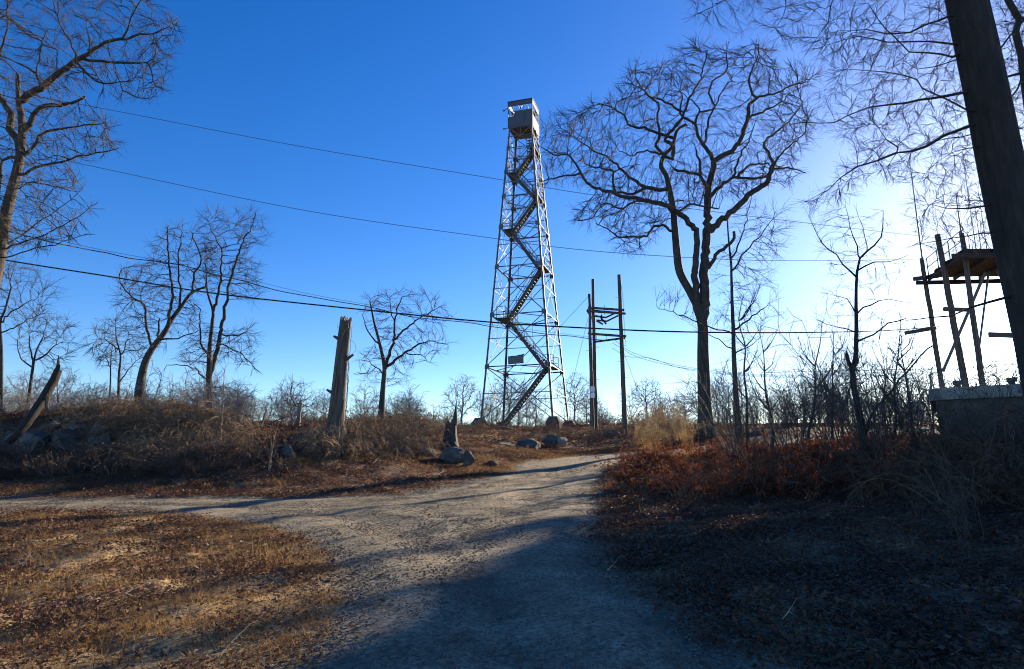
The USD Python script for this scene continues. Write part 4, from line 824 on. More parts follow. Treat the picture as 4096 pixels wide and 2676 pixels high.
# ------------------------------------------------------------------ broken trunks, stumps, rocks
g0 = to_ground(1338, 1790, 22.5, .3)
sp_ = np.vstack([g0, at(1343, 1700, 22.5), at(1352, 1600, 22.5), at(1366, 1450, 22.5), at(1379, 1330, 22.5), at(1386, 1276, 22.5)])
snag = Thing('broken_trunk', 'tall limbless broken trunk with flat top wrapped in dead vines', 'tree trunk', g0)
body, cap = rough_trunk(sp_, [.36, .285, .245, .215, .20, .19], 4, amp=.2, jag=lambda a: .10 * np.cos(a + 1) + .06 * np.sin(a * 5) + .05 * np.cos(a * 9))
snag.part('trunk', body, 'bark_pale', smooth=40); snag.part('broken_top', (body[0], cap), 'torn_wood')
g = np.random.default_rng(8)
for k in range(9):
    a0, z1, tw_ = g.uniform(0, 6.28), g.uniform(.3, 1), g.uniform(-3.5, 3.5); t = np.linspace(0, z1, 26)
    c = np.array([np.interp(t * 5, np.arange(6), sp_[:, i_]) for i_ in range(3)]).T; r = np.interp(t * 5, np.arange(6), [.40, .31, .265, .235, .22, .205]) + .02 + g.normal(size=26) * .015
    aa = a0 + tw_ * t + .2 * np.sin(t * 9 + k)
    snag.part('vine', polytube(c + np.stack([np.cos(aa) * r, np.sin(aa) * r, 0 * r], -1), np.linspace(.018, .007, 26), 4), 'cane', smooth=True)
for k, (f_, a_, l_) in enumerate(((.42, 2.6, .22), (.6, .4, .3), (.74, 3.4, .16), (.83, 5.2, .2))):
    c = np.array([np.interp(f_ * 5, np.arange(6), sp_[:, i_]) for i_ in range(3)]); d = np.array([math.cos(a_), -abs(math.sin(a_)), .5]); snag.part('branch_stub', capped([c + d * .15, c + d * (.2 + l_ * .5), c + d * (.2 + l_)], [.075, .05, .035], 8), 'bark_pale', smooth=40)
for k in range(7):                                               # loose strands hanging clear of the trunk
    a = at(1392 + g.uniform(-60, 25), g.uniform(1290, 1500), 22.4); n_ = 12; t = np.linspace(0, 1, n_)[:, None]
    L_ = g.uniform(.8, 2.4); c = a + np.hstack([np.sin(t * g.uniform(2, 4)) * g.uniform(-.1, .45), g.normal() * .1 * t, -t * L_]); c += g.normal(size=c.shape) * .02
    snag.part('vine', polytube(c, .006, 3), 'cane')
g0 = to_ground(1802, 1786, 25.5, .2)
st = Thing('jagged_stump', 'charred jagged stump with one tall splinter on the bank left of the tower', 'tree stump', g0)
body, cap = rough_trunk(np.vstack([g0, at(1802, 1740, 25.5), at(1805, 1700, 25.5)]), [.36, .25, .20], 6, jag=lambda a: .03 + .06 * np.abs(np.sin(a * 2.5 + 1)) + .22 * np.exp(-(np.angle(np.exp(1j * (a - 5.6))) / .33) ** 2), amp=.2)
st.part('trunk', body, 'char_wood', smooth=30); st.part('torn_core', (body[0], cap), 'char_wood')
sv_ = np.vstack([at(1818, 1700, 25.4), at(1822, 1650, 25.4), at(1826, 1604, 25.4)]); st.part('splinter', polytube(sv_, [.13, .06, .01], 7), 'char_wood', smooth=True)
for (x0, y0, x1, y1) in ((1812, 1790, 1850, 1812), (1790, 1790, 1750, 1800)): st.part('root', polytube(np.vstack([at(1802, 1765, 25.4), (at(1802, 1772, 25.3) + to_ground(x1, y1, 25.0, 0)) / 2, to_ground(x1, y1, 25.0, .05)]), [.16, .1, .04], 7), 'char_wood', smooth=True)
lg = np.vstack([at(30, 1770, 20.7), at(66, 1742, 20.85), at(106, 1694, 21), at(145, 1636, 21.2), at(183, 1578, 21.4), at(215, 1522, 21.5), at(231, 1484, 21.5)])
dl = Thing('leaning_dead_trunk', 'dark dead trunk leaning over the rock ledge with a spiked broken end', 'tree trunk', lg[0])
body, cap = rough_trunk(lg, [.10, .11, .13, .14, .14, .13, .115], 9, sides=14, amp=.22, jag=lambda a: .05 + .25 * np.exp(-(np.angle(np.exp(1j * (a - 2))) / .4) ** 2))
dl.part('trunk', body, 'bark_dark', smooth=40); dl.part('torn_core', (body[0], cap), 'bark_dark')
dl.part('spike', polytube(np.vstack([at(228, 1500, 21.5), at(233, 1450, 21.5), at(235, 1420, 21.5)]), [.08, .045, .01], 6), 'bark_dark')
dl.part('branch', polytube(np.vstack([at(190, 1590, 21.3), at(186, 1630, 21.1), at(200, 1650, 21)]), [.07, .05, .02], 6), 'bark_dark')
for nm, lab, Y, lm in (('forked_snag', 'small forked grey snag with a crooked arm on the bank', 30, [([(1191, 1706), (1197, 1653), (1206, 1612)], 9, 5), ([(1196, 1632), (1176, 1606), (1162, 1576), (1168, 1529)], 4, 1.5), ([(1203, 1620), (1185, 1615)], 3, 2)]),
                       ('forked_snag', 'low bent grey snag with curved arms left of the small forked one', 30, [([(1035, 1722), (1047, 1694), (1065, 1647)], 5, 3), ([(1037, 1716), (1090, 1690), (1150, 1660)], 4, 1.2), ([(1036, 1718), (1010, 1680), (985, 1650)], 3, 1)])):
    tree(nm, lab, Y, lm, [], 30, cat='dead tree', tip=.006, twigs=160, twig_len=.5, bark='dead_wood', extra_twig_thr=.05)
RK = [  # px, py of the middle, distance, width, height in px, material, label
 (1155, 1806, 20.0, 66, 58, 'rock', 'small dark rock alone on the bank left of the broken trunk'),
 (1812, 1806, 22.6, 120, 30, 'rock', 'long grey slab rock in front of the jagged stump'),
 (1712, 1803, 23.0, 90, 40, 'rock', 'dark rock left of the long slab rock'),
 (1622, 1795, 22.8, 52, 42, 'rock_pale', 'small pale round rock in the brambles'),
 (1872, 1808, 22.2, 50, 32, 'rock', 'grey rock at the right end of the long slab rock'),
 (2000, 1776, 33.0, 170, 42, 'rock', 'broad low ledge rock below the tower'),
 (2110, 1776, 32.0, 140, 44, 'rock', 'rounded dark rock beside the ledge below the tower'),
 (2208, 1758, 36.0, 90, 50, 'rock', 'tall boulder under the right front tower leg'),
 (2246, 1744, 35.5, 52, 18, 'rock_pale', 'tilted pale flake of rock on the tall boulder'),
 (2440, 1732, 42.0, 100, 34, 'rock', 'boulder between the two pole bases'),
 (2005, 1716, 50.0, 130, 26, 'rock', 'flat dark slab between the front tower footings'),
 (1880, 1716, 50.0, 60, 30, 'rock', 'dark rock against the left front tower footing'),
 (1975, 1842, 23.0, 60, 16, 'rock', 'flat stone at the road edge'),
 (960, 1706, 27.0, 130, 56, 'rock', 'dark squared ledge block on the skyline left of the snags'),
 (1060, 1724, 27.5, 130, 34, 'rock', 'low flat ledge behind the snags'),
 (1220, 1718, 30.0, 70, 22, 'rock', 'low dark rock at the foot of the small forked snag'),
 (90, 1785, 21.6, 240, 110, 'rock', 'leftmost block of the dark rock ledge at the left edge'),
 (265, 1775, 21.8, 220, 110, 'rock', 'middle block of the dark rock ledge'),
 (400, 1790, 21.6, 180, 100, 'rock', 'right block of the dark rock ledge beside the brambles'),
 (320, 1702, 22.8, 200, 26, 'rock_pale', 'pale flat slab lying on top of the rock ledge'),
 (380, 1708, 22.4, 90, 46, 'rock_pale', 'pointed pale stone at the right end of the ledge top'),
 (230, 1676, 23.0, 60, 34, 'rock', 'small dark rock perched on the ledge top'),
 (-70, 1790, 21.2, 200, 110, 'rock', 'ledge block half cut by the left edge'),
 (640, 1985, 15.6, 70, 36, 'rock', 'half buried stone in the leaves beside the road')]
for k, (px, py, Y, w, h, m_, lab) in enumerate(RK):
    s = Y / F; c = at(px, py, Y); zg = float(height(c[0], c[1])); hh = h * s * 1.5
    top = c[2] + h * s * .5; bot = min(zg - .12, top - hh); rk = Thing('boulder' if k not in (13, 14) else 'ledge_rock', lab, 'rock', (c[0], c[1], zg))
    rk.part('stone', rock((c[0], c[1] + w * s * .15, (top + bot) / 2), (w * s * 1.12, w * s * .85, (top - bot) * 1.08), 50 + k, rough=.16, yaw=k * .7 if w < 90 else .1 * (k % 3)), m_, smooth=18)
wl = np.vstack([at(2560, 1706, 44), at(2800, 1700, 44)])
lw = Thing('low_wall', 'low dark concrete wall behind the tan grass left of the oak', 'wall', (wl[0][0], wl[0][1], 3.0))
for k in range(3):
    a, b = wl[0] + (wl[1] - wl[0]) * k / 3, wl[0] + (wl[1] - wl[0]) * (k + .985) / 3; lw.part('block', bar(a - [0, 0, .45], b - [0, 0, .45], .4, 1.0), 'old_wall')
print('built', round(time.time() - T0, 1))

# ------------------------------------------------------------------ ground cover and brush
def space_tree(seed, H, rad_, trunk_h, n=380, tip=.011, tw=900):
    g = np.random.default_rng(seed); k = int(trunk_h / .4) + 2; P = np.stack([np.cumsum(g.normal(size=k) * .05), np.cumsum(g.normal(size=k) * .05), np.linspace(-.3, trunk_h, k)], -1); par = np.arange(k) - 1
    u = unit(g.normal(size=(n, 3))) * (g.uniform(0, 1, (n, 1)) ** (1 / 2.4)); att = u * [rad_, rad_, (H - trunk_h * .75) / 2] + [P[-1][0], P[-1][1], trunk_h * .75 + (H - trunk_h * .75) / 2]
    P, par = colonize(P, par, att, .3, 2.4, .3, g, lift=.12)
    R_ = pipe(par, tip, 2.2); R_[:k] = np.maximum(R_[:k], np.linspace(H * .017, H * .009, k)); nk = len(P)
    P, par, R_ = add_twigs(P, par, R_, g, tip * 2.5, tw, .5, tip)
    c = continuation(par, R_); return tubes(P, par, R_, np.arange(1, k), cont=c), tubes(P, par, R_, np.arange(k, len(P)), cont=c)
def leaf_quad(c, d, n, L, W, fold):
    """A folded leaf: rows of centres, directions, normals, lengths, widths."""
    s = np.cross(d, n); s /= np.linalg.norm(s, axis=1, keepdims=True) + 1e-9
    L, W, fold = L[:, None], W[:, None], fold[:, None]
    v = np.stack([c, c + d * L * .5 + s * W + n * fold, c + d * L, c + d * L * .5 - s * W + n * fold, c + d * L * .5], 1)
    k = (np.arange(len(c)) * 5)[:, None, None]
    f = np.array([[0, 1, 4], [1, 2, 4], [2, 3, 4], [3, 0, 4]])[None] + k
    return v.reshape(-1, 3), f.reshape(-1, 3)
def unit(v): return v / (np.linalg.norm(v, axis=-1, keepdims=True) + 1e-9)
def leaf_patch(seed, n=42, R_=.38, lo=.05, hi=.10, lift=.05):
    g = np.random.default_rng(seed); r = R_ * np.sqrt(g.uniform(0, 1, n)); a = g.uniform(0, 6.28, n)
    c = np.stack([r * np.cos(a), r * np.sin(a), g.uniform(.004, lift, n)], -1); d = unit(np.stack([g.normal(size=n), g.normal(size=n), g.normal(size=n) * .35], -1)); nn = unit(np.stack([g.normal(size=n) * .45, g.normal(size=n) * .45, np.ones(n)], -1))
    return leaf_quad(c, d, nn, g.uniform(lo, hi, n), g.uniform(lo, hi, n) * .28, g.uniform(-.01, .022, n))
def blades(n, g, R_, h0, h1, lean, w, seg=3, flop=1.0):
    r = R_ * np.sqrt(g.uniform(0, 1, n)); a = g.uniform(0, 6.28, n); b = np.stack([r * np.cos(a), r * np.sin(a), np.full(n, -.01)], -1)
    th_ = g.uniform(0, 6.28, n); h = g.uniform(h0, h1, n); dirh = np.stack([np.cos(th_), np.sin(th_), 0 * th_], -1); sd_ = np.stack([-np.sin(th_), np.cos(th_), 0 * th_], -1)
    ln = g.uniform(.2, 1, n) * lean; vs = []
    for k in range(seg + 1):
        t = k / seg; p = b + dirh * (h * ln * t ** 1.5 * flop)[:, None] + np.array([0, 0, 1]) * (h * (t - .55 * ln * t * t))[:, None]; ww = w * (1 - .92 * t)
        vs += [p - sd_ * ww, p + sd_ * ww]
    v = np.stack(vs, 1); f = []
    for k in range(seg): f += [[2 * k, 2 * k + 1, 2 * k + 3], [2 * k, 2 * k + 3, 2 * k + 2]]
    f = np.array(f)[None] + (np.arange(n) * 2 * (seg + 1))[:, None, None]
    return v.reshape(-1, 3), f.reshape(-1, 3)
def shrub(seed, H, stems, spread, side, leaves, leaf_len, r0=.008, arch=0.0, leaf_w=.3, tipr=.0022):
    """Stems from one root with side twigs, and leaves along the twigs."""
    g = np.random.default_rng(seed); P, par, R_, tipn = [], [], [], []
    for s in range(stems):
        a = g.uniform(0, 6.28); d = unit(np.array([math.cos(a) * spread * g.uniform(.2, 1), math.sin(a) * spread * g.uniform(.2, 1), 1.0])); p = np.array([g.normal() * .07, g.normal() * .07, -.05]); L = H * g.uniform(.55, 1.05); n = 9; prev = -1
        for k in range(n):
            P.append(p.copy()); par.append(prev); R_.append(r0 * (1 - .75 * k / n)); prev = len(P) - 1
            if k > 1:
                for _ in range(g.poisson(side)):
                    q_ = p.copy(); dd = unit(d + g.normal(size=3) * .8); pr = prev; m_ = g.integers(2, 5)
                    for j_ in range(m_):
                        q_ = q_ + dd * L * .075 * g.uniform(.6, 1.3); P.append(q_.copy()); par.append(pr); R_.append(max(tipr, r0 * .4 * (1 - j_ / m_))); pr = len(P) - 1; tipn.append(pr); dd = unit(dd + g.normal(size=3) * .35 - np.array([0, 0, arch * .3]))
            p = p + d * L / n; d = unit(d + g.normal(size=3) * .12 - np.array([-d[0] * arch * .35, -d[1] * arch * .35, arch * (.12 + .05 * k)]))
    P, par, R_ = np.array(P), np.array(par), np.array(R_)
    wood = tubes(P, par, R_, np.arange(len(P)), sides=3)
    if not leaves: return [wood]
    i_ = g.choice(np.array(tipn), leaves); c = P[i_] + g.normal(size=(leaves, 3)) * .012
    lv = leaf_quad(c, unit(g.normal(size=(leaves, 3)) + [0, 0, -.4]), unit(g.normal(size=(leaves, 3)) * .7 + [0, 0, 1]), leaf_len * g.uniform(.5, 1.2, leaves), leaf_len * leaf_w * g.uniform(.6, 1.1, leaves), leaf_len * g.uniform(-.1, .25, leaves))
    return [wood, lv]
def normal_quats(x, y, yaw, follow):
    e = .15; hx = (base_height(x + e, y) - base_height(x - e, y)) / (2 * e); hy = (base_height(x, y + e) - base_height(x, y - e)) / (2 * e)
    n = unit(np.stack([-hx * follow, -hy * follow, np.ones_like(hx)], -1)); ax = np.stack([-n[:, 1], n[:, 0], 0 * hx], -1); c = n[:, 2]
    q1 = np.concatenate([np.sqrt((1 + c) / 2)[:, None], ax / (2 * np.sqrt((1 + c) / 2))[:, None]], -1)
    q2 = np.stack([np.cos(yaw / 2), 0 * yaw, 0 * yaw, np.sin(yaw / 2)], -1)
    w1, x1, y1, z1 = q1.T; w2, x2, y2, z2 = q2.T
    return np.stack([w1 * w2 - x1 * x2 - y1 * y2 - z1 * z2, w1 * x2 + x1 * w2 + y1 * z2 - z1 * y2, w1 * y2 - x1 * z2 + y1 * w2 + z1 * x2, w1 * z2 + x1 * y2 - y1 * x2 + z1 * w2], -1)
def scatter(name, label, protos, xy, scale, seed, follow=1.0, dz=0.0, cat=None):
    """One PointInstancer of uncountable cover. protos: lists of (mesh, material)."""
    g = np.random.default_rng(seed); n = len(xy); path = '/World/' + numbered('/World', name)
    pi = UsdGeom.PointInstancer.Define(stage, path); tag(pi.GetPrim(), label, cat, kind='stuff')
    UsdGeom.Scope.Define(stage, path + '/prototypes'); targets = []
    for k, parts_ in enumerate(protos):
        pp = f'{path}/prototypes/variant_{k:03d}'; UsdGeom.Xform.Define(stage, pp); targets.append(pp)
        for j_, (me, m_) in enumerate(parts_): usdkit.mesh(stage, f'{pp}/piece_{j_:03d}', me, M[m_])
    pi.CreatePrototypesRel().SetTargets([Sdf.Path(t) for t in targets])
    x, y = xy[:, 0], xy[:, 1]; z = height(x, y) + dz; yaw = g.uniform(0, 6.283, n); q_ = normal_quats(x, y, yaw, follow)
    sc = g.uniform(scale[0], scale[1], n)[:, None] * np.stack([g.uniform(.85, 1.15, n), g.uniform(.85, 1.15, n), g.uniform(.8, 1.2, n)], -1)
    pi.CreateProtoIndicesAttr(Vt.IntArray.FromNumpy(g.integers(0, len(protos), n).astype(np.int32)))
    pi.CreatePositionsAttr(Vt.Vec3fArray.FromNumpy(np.stack([x, y, z], -1).astype(np.float32)))
    pi.CreateScalesAttr(Vt.Vec3fArray.FromNumpy(sc.astype(np.float32)))
    pi.CreateOrientationsAttr(Vt.QuathArray([Gf.Quath(float(a), float(b), float(c), float(d)) for a, b, c, d in q_]))
def sample(poly, per_m2, seed, weight=None):
    g = np.random.default_rng(seed); P_ = poly if isinstance(poly, Polygon) else Polygon(poly); x0, y0, x1, y1 = P_.bounds; n = int((x1 - x0) * (y1 - y0) * per_m2)
    c = np.stack([g.uniform(x0, x1, n), g.uniform(y0, y1, n)], -1); c = c[contains_xy(P_, c[:, 0], c[:, 1])]
    if weight is not None: c = c[g.uniform(0, 1, len(c)) < weight(c[:, 0], c[:, 1])]
    return c
def gp_(px, Y): return (float(rayk(px, 1850)[0]) * Y, Y)
def clump(x, y, f, seed, lo=.4, hi=.6): return smooth01((meshkit.fbm(np.stack([x * f, y * f, 0 * x], -1), 3, seed) - lo) / (hi - lo))

near_all = [(-16, 3.2), (16, 3.2), (20, 22), (12, 32), (-2, 36), (-24, 24)]
rd = road_distance
patches = [[(leaf_patch(100 + k), 'leaf_litter')] for k in range(7)] + [[(leaf_patch(150 + k, n=30, lo=.065, hi=.11, lift=.06), 'leaf_litter')] for k in range(4)]
lw_ = lambda x, y: np.where(rd(x, y) < 0, .5 + .5 * np.maximum(clump(x, y, .6, 40), (x > 1.5) * .9), 0) * np.where((x < -.5) & (y < 13), .33, 1)
scatter('leaf_litter', 'fallen brown leaves covering the ground beside the road', patches, sample(near_all, 13, 1, lw_), (.7, 1.15), 2)
scatter('road_leaves', 'scattered dead leaves blown onto the gravel road', [[(leaf_patch(120 + k, n=7, R_=.6, lift=.012), 'leaf_litter')] for k in range(5)], sample(near_all, 5, 3, lambda x, y: (rd(x, y) > 0) * np.clip(.5 - .5 * rd(x, y), .03, 1)), (.6, 1), 4)
def stones(seed, n, lo, hi, R_):
    g = np.random.default_rng(seed); o = []
    for _ in range(n):
        s = trimesh.creation.icosphere(1 if hi > .03 else 0); r = g.uniform(lo, hi); a, d = g.uniform(0, 6.28), R_ * math.sqrt(g.uniform())
        v = np.array(s.vertices) * (1 + g.normal(size=(len(s.vertices), 1)) * .12) * [r, r * g.uniform(.7, 1), r * .6] + [d * math.cos(a), d * math.sin(a), r * .15]; o.append((v, np.array(s.faces)))
    return join(o)
scatter('loose_gravel', 'loose gravel stones on the road surface', [[(stones(200 + k, 44, .004, .012, .42), 'gravel_stone')] for k in range(6)], sample(near_all, 22, 5, lambda x, y: (rd(x, y) > -.25) * (.35 + .65 * clump(x, y, .9, 44)) * (y < 24)), (.8, 1.3), 6)
scatter('loose_gravel', 'larger pebbles strewn along the road edges', [[(stones(210 + k, 7, .008, .022, .6), 'gravel_stone')] for k in range(5)], sample(near_all, 3.5, 7, lambda x, y: (rd(x, y) > -.4) * np.clip(1 - rd(x, y) * .5, .15, 1)), (.7, 1.2), 8)
gt = [[(blades(46, np.random.default_rng(300 + k), .2, .03, .13, 1.8, .003), 'dry_grass')] for k in range(6)]
gw = lambda x, y: (rd(x, y) < .15) * (x < .3) * (y < 13.2) * (.35 + .65 * clump(x, y, .7, 46, .36, .62))
scatter('dead_grass', 'short golden dead grass in the triangle between the road arms', gt, sample([(-17, 3.2), (0, 3.2), (0, 13), (-17, 13)], 70, 9, gw), (.6, 1.25), 10)
gv = lambda x, y: (rd(x, y) < .3) * clump(x, y, .5, 48, .42, .62) * np.where(x > 3.2, .25, 1)
scatter('dead_grass', 'tufts of dead grass along the far road verges', gt, sample([(-22, 15), (-22, 24), (-4, 30), (2, 42), (9, 42), (7, 28), (3, 16), (2.3, 9), (3.5, 9), (2.6, 15), (-2, 21), (-6, 17)], 34, 11, gv), (.8, 1.9), 12)
scatter('summit_leaves', 'leaf litter and grass over the summit around the tower', patches + gt[:3], sample([(-22, 22), (0, 30), (5, 32), (14, 33), (26, 36), (20, 60), (-24, 62), (-30, 36)], 2.6, 17, lambda x, y: rd(x, y) < -.2), (1.2, 2.2), 18)
bits = [[(leaf_patch(140 + k, n=70, R_=.34, lo=.018, hi=.055, lift=.05), 'leaf_litter')] for k in range(5)]
scatter('leaf_bits', 'broken leaf bits mixed through the grass and verges', bits, sample(near_all, 16, 15, lambda x, y: (rd(x, y) < .1) * np.where((x < .3) & (y < 13.2), .6, .95)), (.7, 1.2), 16)
tall = [[(blades(16, np.random.default_rng(320 + k), .15, .25, .62, .6, .0028, seg=4), 'dry_grass')] for k in range(4)]
scatter('tall_grass', 'a few taller dead grass stalks standing in the foreground', tall, sample([(-9, 3.6), (-1.2, 3.6), (-1, 7), (-9, 12)], .5, 13, gw), (.6, 1.0), 14)
# right bank: red brown brush, brambles, thicket
red = [[(a, 'twig_red'), (b, 'leaf_red')] for a, b in (shrub(400 + k, 1.15, 9, .75, 1.5, 420, .075, arch=.35) for k in range(5))]
brn = [[(a, 'twig_red'), (b, 'leaf_brown')] for a, b in (shrub(420 + k, 1.3, 9, .7, 1.5, 300, .075, arch=.3) for k in range(4))]
redp = [gp_(2470, 23), gp_(2440, 17.5), gp_(2520, 15.2), gp_(2720, 14.2), gp_(3050, 13.4), gp_(3450, 13.4), gp_(3700, 15), gp_(3650, 18), gp_(3100, 23), gp_(2700, 28), gp_(2540, 28)]
notroad = lambda x, y: rd(x, y) < -.25
scatter('red_brush', 'rusty red brown brush with clinging dead leaves on the right bank', red, sample(redp, 2.6, 21, lambda x, y: notroad(x, y) * (.45 + .55 * clump(x, y, .5, 60))), (.55, 1.15), 22)
brp = [gp_(3420, 12.2), gp_(3700, 11.2), gp_(4300, 9.6), gp_(4700, 11.5), gp_(4200, 13.6), gp_(3760, 15.0), gp_(3450, 16)]
scatter('dark_brush', 'dark tangled brush in front of the blockhouse', brn, sample(brp, 3.0, 23), (.7, 1.3), 24)
fgt = [[(shrub(580 + k, 1.3, 7, .6, 1.7, 0, 0, r0=.007, arch=.1, tipr=.0016)[0], 'twig')] for k in range(4)]
scatter('bank_twigs', 'leafless twiggy growth in the shade at the right edge', fgt, sample([(4.2, 5.2), (6, 5), (10, 8.5), (9.5, 12), (6.5, 12), (5.2, 9)], .9, 57), (.4, 1.0), 58)
can = [[(shrub(440 + k, 2.2, 6, .9, .35, 0, 0, r0=.006, arch=1.1)[0], 'cane')] for k in range(5)]
scatter('bramble_canes', 'pale arching bramble canes over the right bank', can, sample(redp, .55, 25, notroad).tolist() and np.vstack([sample(redp, .35, 25, notroad), sample(brp, .4, 26)]), (.6, 1.15), 27)
sap = [[(shrub(460 + k, 3.6, 6, .45, 1.9, 0, 0, r0=.013, arch=.06, tipr=.0026)[0], 'twig')] for k in range(6)]
thp = [gp_(2880, 20), gp_(3000, 15.5), gp_(3300, 14.2), gp_(3720, 13.4), gp_(3740, 20), gp_(3600, 27), gp_(3000, 27)]
scatter('thicket', 'dense thicket of thin bare saplings between the oak and the blockhouse', sap, sample(thp, .62, 29), (.5, 1.3), 30)
scatter('blockhouse_twigs', 'leafless twigs growing up against the blockhouse wall', sap, sample([gp_(3700, 14.8), gp_(4300, 10.4), gp_(4700, 11.4), gp_(4200, 13.8), gp_(3760, 15.2)], 5.5, 31), (.45, .8), 32)
gpl = []
for k in range(4):
    g = np.random.default_rng(500 + k); st_ = blades(26, g, .32, 1.0, 1.7, .28, .004, seg=4); n = 26
    tips = st_[0].reshape(n, 10, 3)[:, 8:].mean(1); c = np.repeat(tips, 26, 0) + g.normal(size=(n * 26, 3)) * [.035, .035, .09]
    gpl.append([(st_, 'dry_grass'), (leaf_quad(c, unit(g.normal(size=c.shape) * .6 + [0, 0, .8]), unit(g.normal(size=c.shape)), g.uniform(.05, .1, len(c)), g.uniform(.005, .011, len(c)), np.zeros(len(c))), 'plume')])
plp = [gp_(2440, 31), gp_(2490, 24), gp_(2800, 23), gp_(2900, 31), gp_(2640, 37)]
scatter('plume_grass', 'tall tan plume grass at the foot of the oak', gpl, sample(plp, 1.7, 33, notroad), (.6, 1.1), 34)
# left bank brambles
brm = [[(a, 'cane'), (b, 'leaf_brown')] for a, b in (shrub(520 + k, 1.2, 12, 1.0, 1.6, 110, .06, r0=.008, arch=.8) for k in range(5))]
mound = [gp_(250, 24), gp_(420, 20.3), gp_(900, 20.2), gp_(960, 23), gp_(860, 26), gp_(500, 26)]
mound2 = [gp_(1230, 20.5), gp_(1560, 20.3), gp_(1640, 23), gp_(1780, 26), gp_(1700, 28.5), gp_(1450, 27.5), gp_(1280, 24)]
scatter('mound_brambles', 'brown bramble tangle over the mound right of the rock ledge', brm, sample(mound, 4.6, 35), (.8, 1.7), 36)
scatter('bank_brambles', 'brown bramble tangle around the broken trunk and stump', brm, sample(mound2, 4.2, 37), (.7, 1.6), 38)
low = [[(a, 'twig_red'), (b, 'leaf_brown')] for a, b in (shrub(540 + k, .9, 11, .8, 1.4, 90, .06, arch=.3) for k in range(4))]
scatter('ledge_brush', 'dark low brush at the foot of the rock ledge', low, sample([gp_(-300, 21), gp_(-300, 18.6), gp_(1150, 18.6), gp_(1100, 20), gp_(400, 21.2)], 4.5, 39), (.6, 1.3), 40)
scatter('summit_brush', 'low brown brush along the summit around the tower base', low, sample([(-9, 30), (2, 34), (6, 36), (12, 36), (14, 46), (12, 58), (-6, 60), (-14, 50), (-14, 34)], .9, 41, lambda x, y: notroad(x, y) * clump(x, y, .3, 62, .35, .6) * (np.hypot(x - 1.2, y - 54.4) > 3.4)), (.6, 1.4), 42)
fpole = [[(a, 'twig_red'), (b, 'leaf_brown')] for a, b in (shrub(560 + k, .8, 10, .5, 1.2, 60, .06) for k in range(3))]
# distant thicket on the ridge, one mass
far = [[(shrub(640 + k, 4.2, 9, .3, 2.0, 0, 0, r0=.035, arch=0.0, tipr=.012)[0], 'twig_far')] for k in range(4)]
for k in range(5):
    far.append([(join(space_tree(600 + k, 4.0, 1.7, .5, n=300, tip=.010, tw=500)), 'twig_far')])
ridge = sample([(-62, 58), (-30, 66), (0, 67), (30, 66), (62, 52), (75, 72), (30, 92), (-30, 92), (-75, 80)], .115, 43, lambda x, y: (.35 + .65 * clump(x, y, .09, 64)))
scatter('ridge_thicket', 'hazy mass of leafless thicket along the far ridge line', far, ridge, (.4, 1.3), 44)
lf = sample([(-34, 30), (-12, 32), (-9, 46), (-30, 52), (-44, 40)], .16, 45)
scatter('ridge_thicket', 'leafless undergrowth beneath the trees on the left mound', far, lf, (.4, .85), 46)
rt = sample([(10, 36), (26, 30), (34, 36), (34, 56), (14, 58)], .10, 47)
scatter('ridge_thicket', 'leafless undergrowth behind the oak and the thicket', far, rt, (.55, 1.1), 48)

# individual saplings and ridge trees
protos = [space_tree(700 + k, 6.0, 2.1 if k != 2 else 1.5, 1.7 + .4 * k) for k in range(4)]
RT = [(330, 1560, 46, 0), (650, 1585, 52, 1), (905, 1610, 60, 2), (1010, 1585, 62, 0), (1300, 1570, 64, 3), (1440, 1600, 62, 1), (1625, 1560, 66, 0), (1850, 1500, 68, 1), (1935, 1560, 70, 2), (2040, 1490, 66, 3), (2140, 1540, 72, 0), (2300, 1490, 64, 1), (2350, 1560, 70, 2), (2590, 1508, 62, 3), (2660, 1560, 66, 0), (2740, 1580, 58, 1), (80, 1480, 48, 3), (-20, 1540, 44, 1), (180, 1560, 52, 2), (1180, 1610, 64, 2)]
RL = ['small bare ridge tree between the dead leaning trunk and the leaning tree', 'small ridge tree between the leaning tree and the twin stemmed tree', 'ridge tree just right of the twin stemmed tree', 'ridge tree above the squared ledge block on the skyline', 'ridge tree touching the left side of the broken trunk', 'ridge tree just left of the lone spreading tree', 'ridge tree just right of the lone spreading tree trunk', 'taller ridge tree left of the tower, behind the jagged stump', 'ridge tree seen behind the left tower legs', 'tallest ridge tree seen through the tower base', 'ridge tree seen through the tower under its lowest stairs', 'wide ridge tree between the tower and the pole frame', 'ridge tree directly behind the left pair of poles', 'open crowned ridge tree just right of the right pole', 'ridge tree midway between the right pole and the oak', 'ridge tree just left of the oak trunk', 'tall ridge tree left of the vase shaped tree', 'ridge tree half cut off by the left edge', 'ridge tree just right of the vase shaped tree trunk', 'ridge tree behind the small forked snag']
first = {}
for k, (px, ty, Y, v_) in enumerate(RT):
    p = at(px, 1700, Y); p[2] = float(height(p[0], p[1])); H = float(at(px, ty, Y)[2]) - p[2]; s = H / 6.0
    nm = numbered('/World', 'ridge_tree'); x = UsdGeom.Xform.Define(stage, '/World/' + nm)
    x.AddTranslateOp().Set(Gf.Vec3d(*p.tolist())); x.AddRotateZOp().Set(float(k * 67 % 360)); x.AddScaleOp().Set(Gf.Vec3f(s, s, s))
    tag(x.GetPrim(), RL[k], 'tree', 'bare trees along the far ridge')
    if v_ not in first:
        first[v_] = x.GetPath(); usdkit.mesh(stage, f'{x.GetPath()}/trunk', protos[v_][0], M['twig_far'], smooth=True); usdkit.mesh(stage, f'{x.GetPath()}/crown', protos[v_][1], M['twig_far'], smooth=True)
    else:
        x.GetPrim().GetReferences().AddInternalReference(first[v_]); x.GetPrim().SetInstanceable(True)
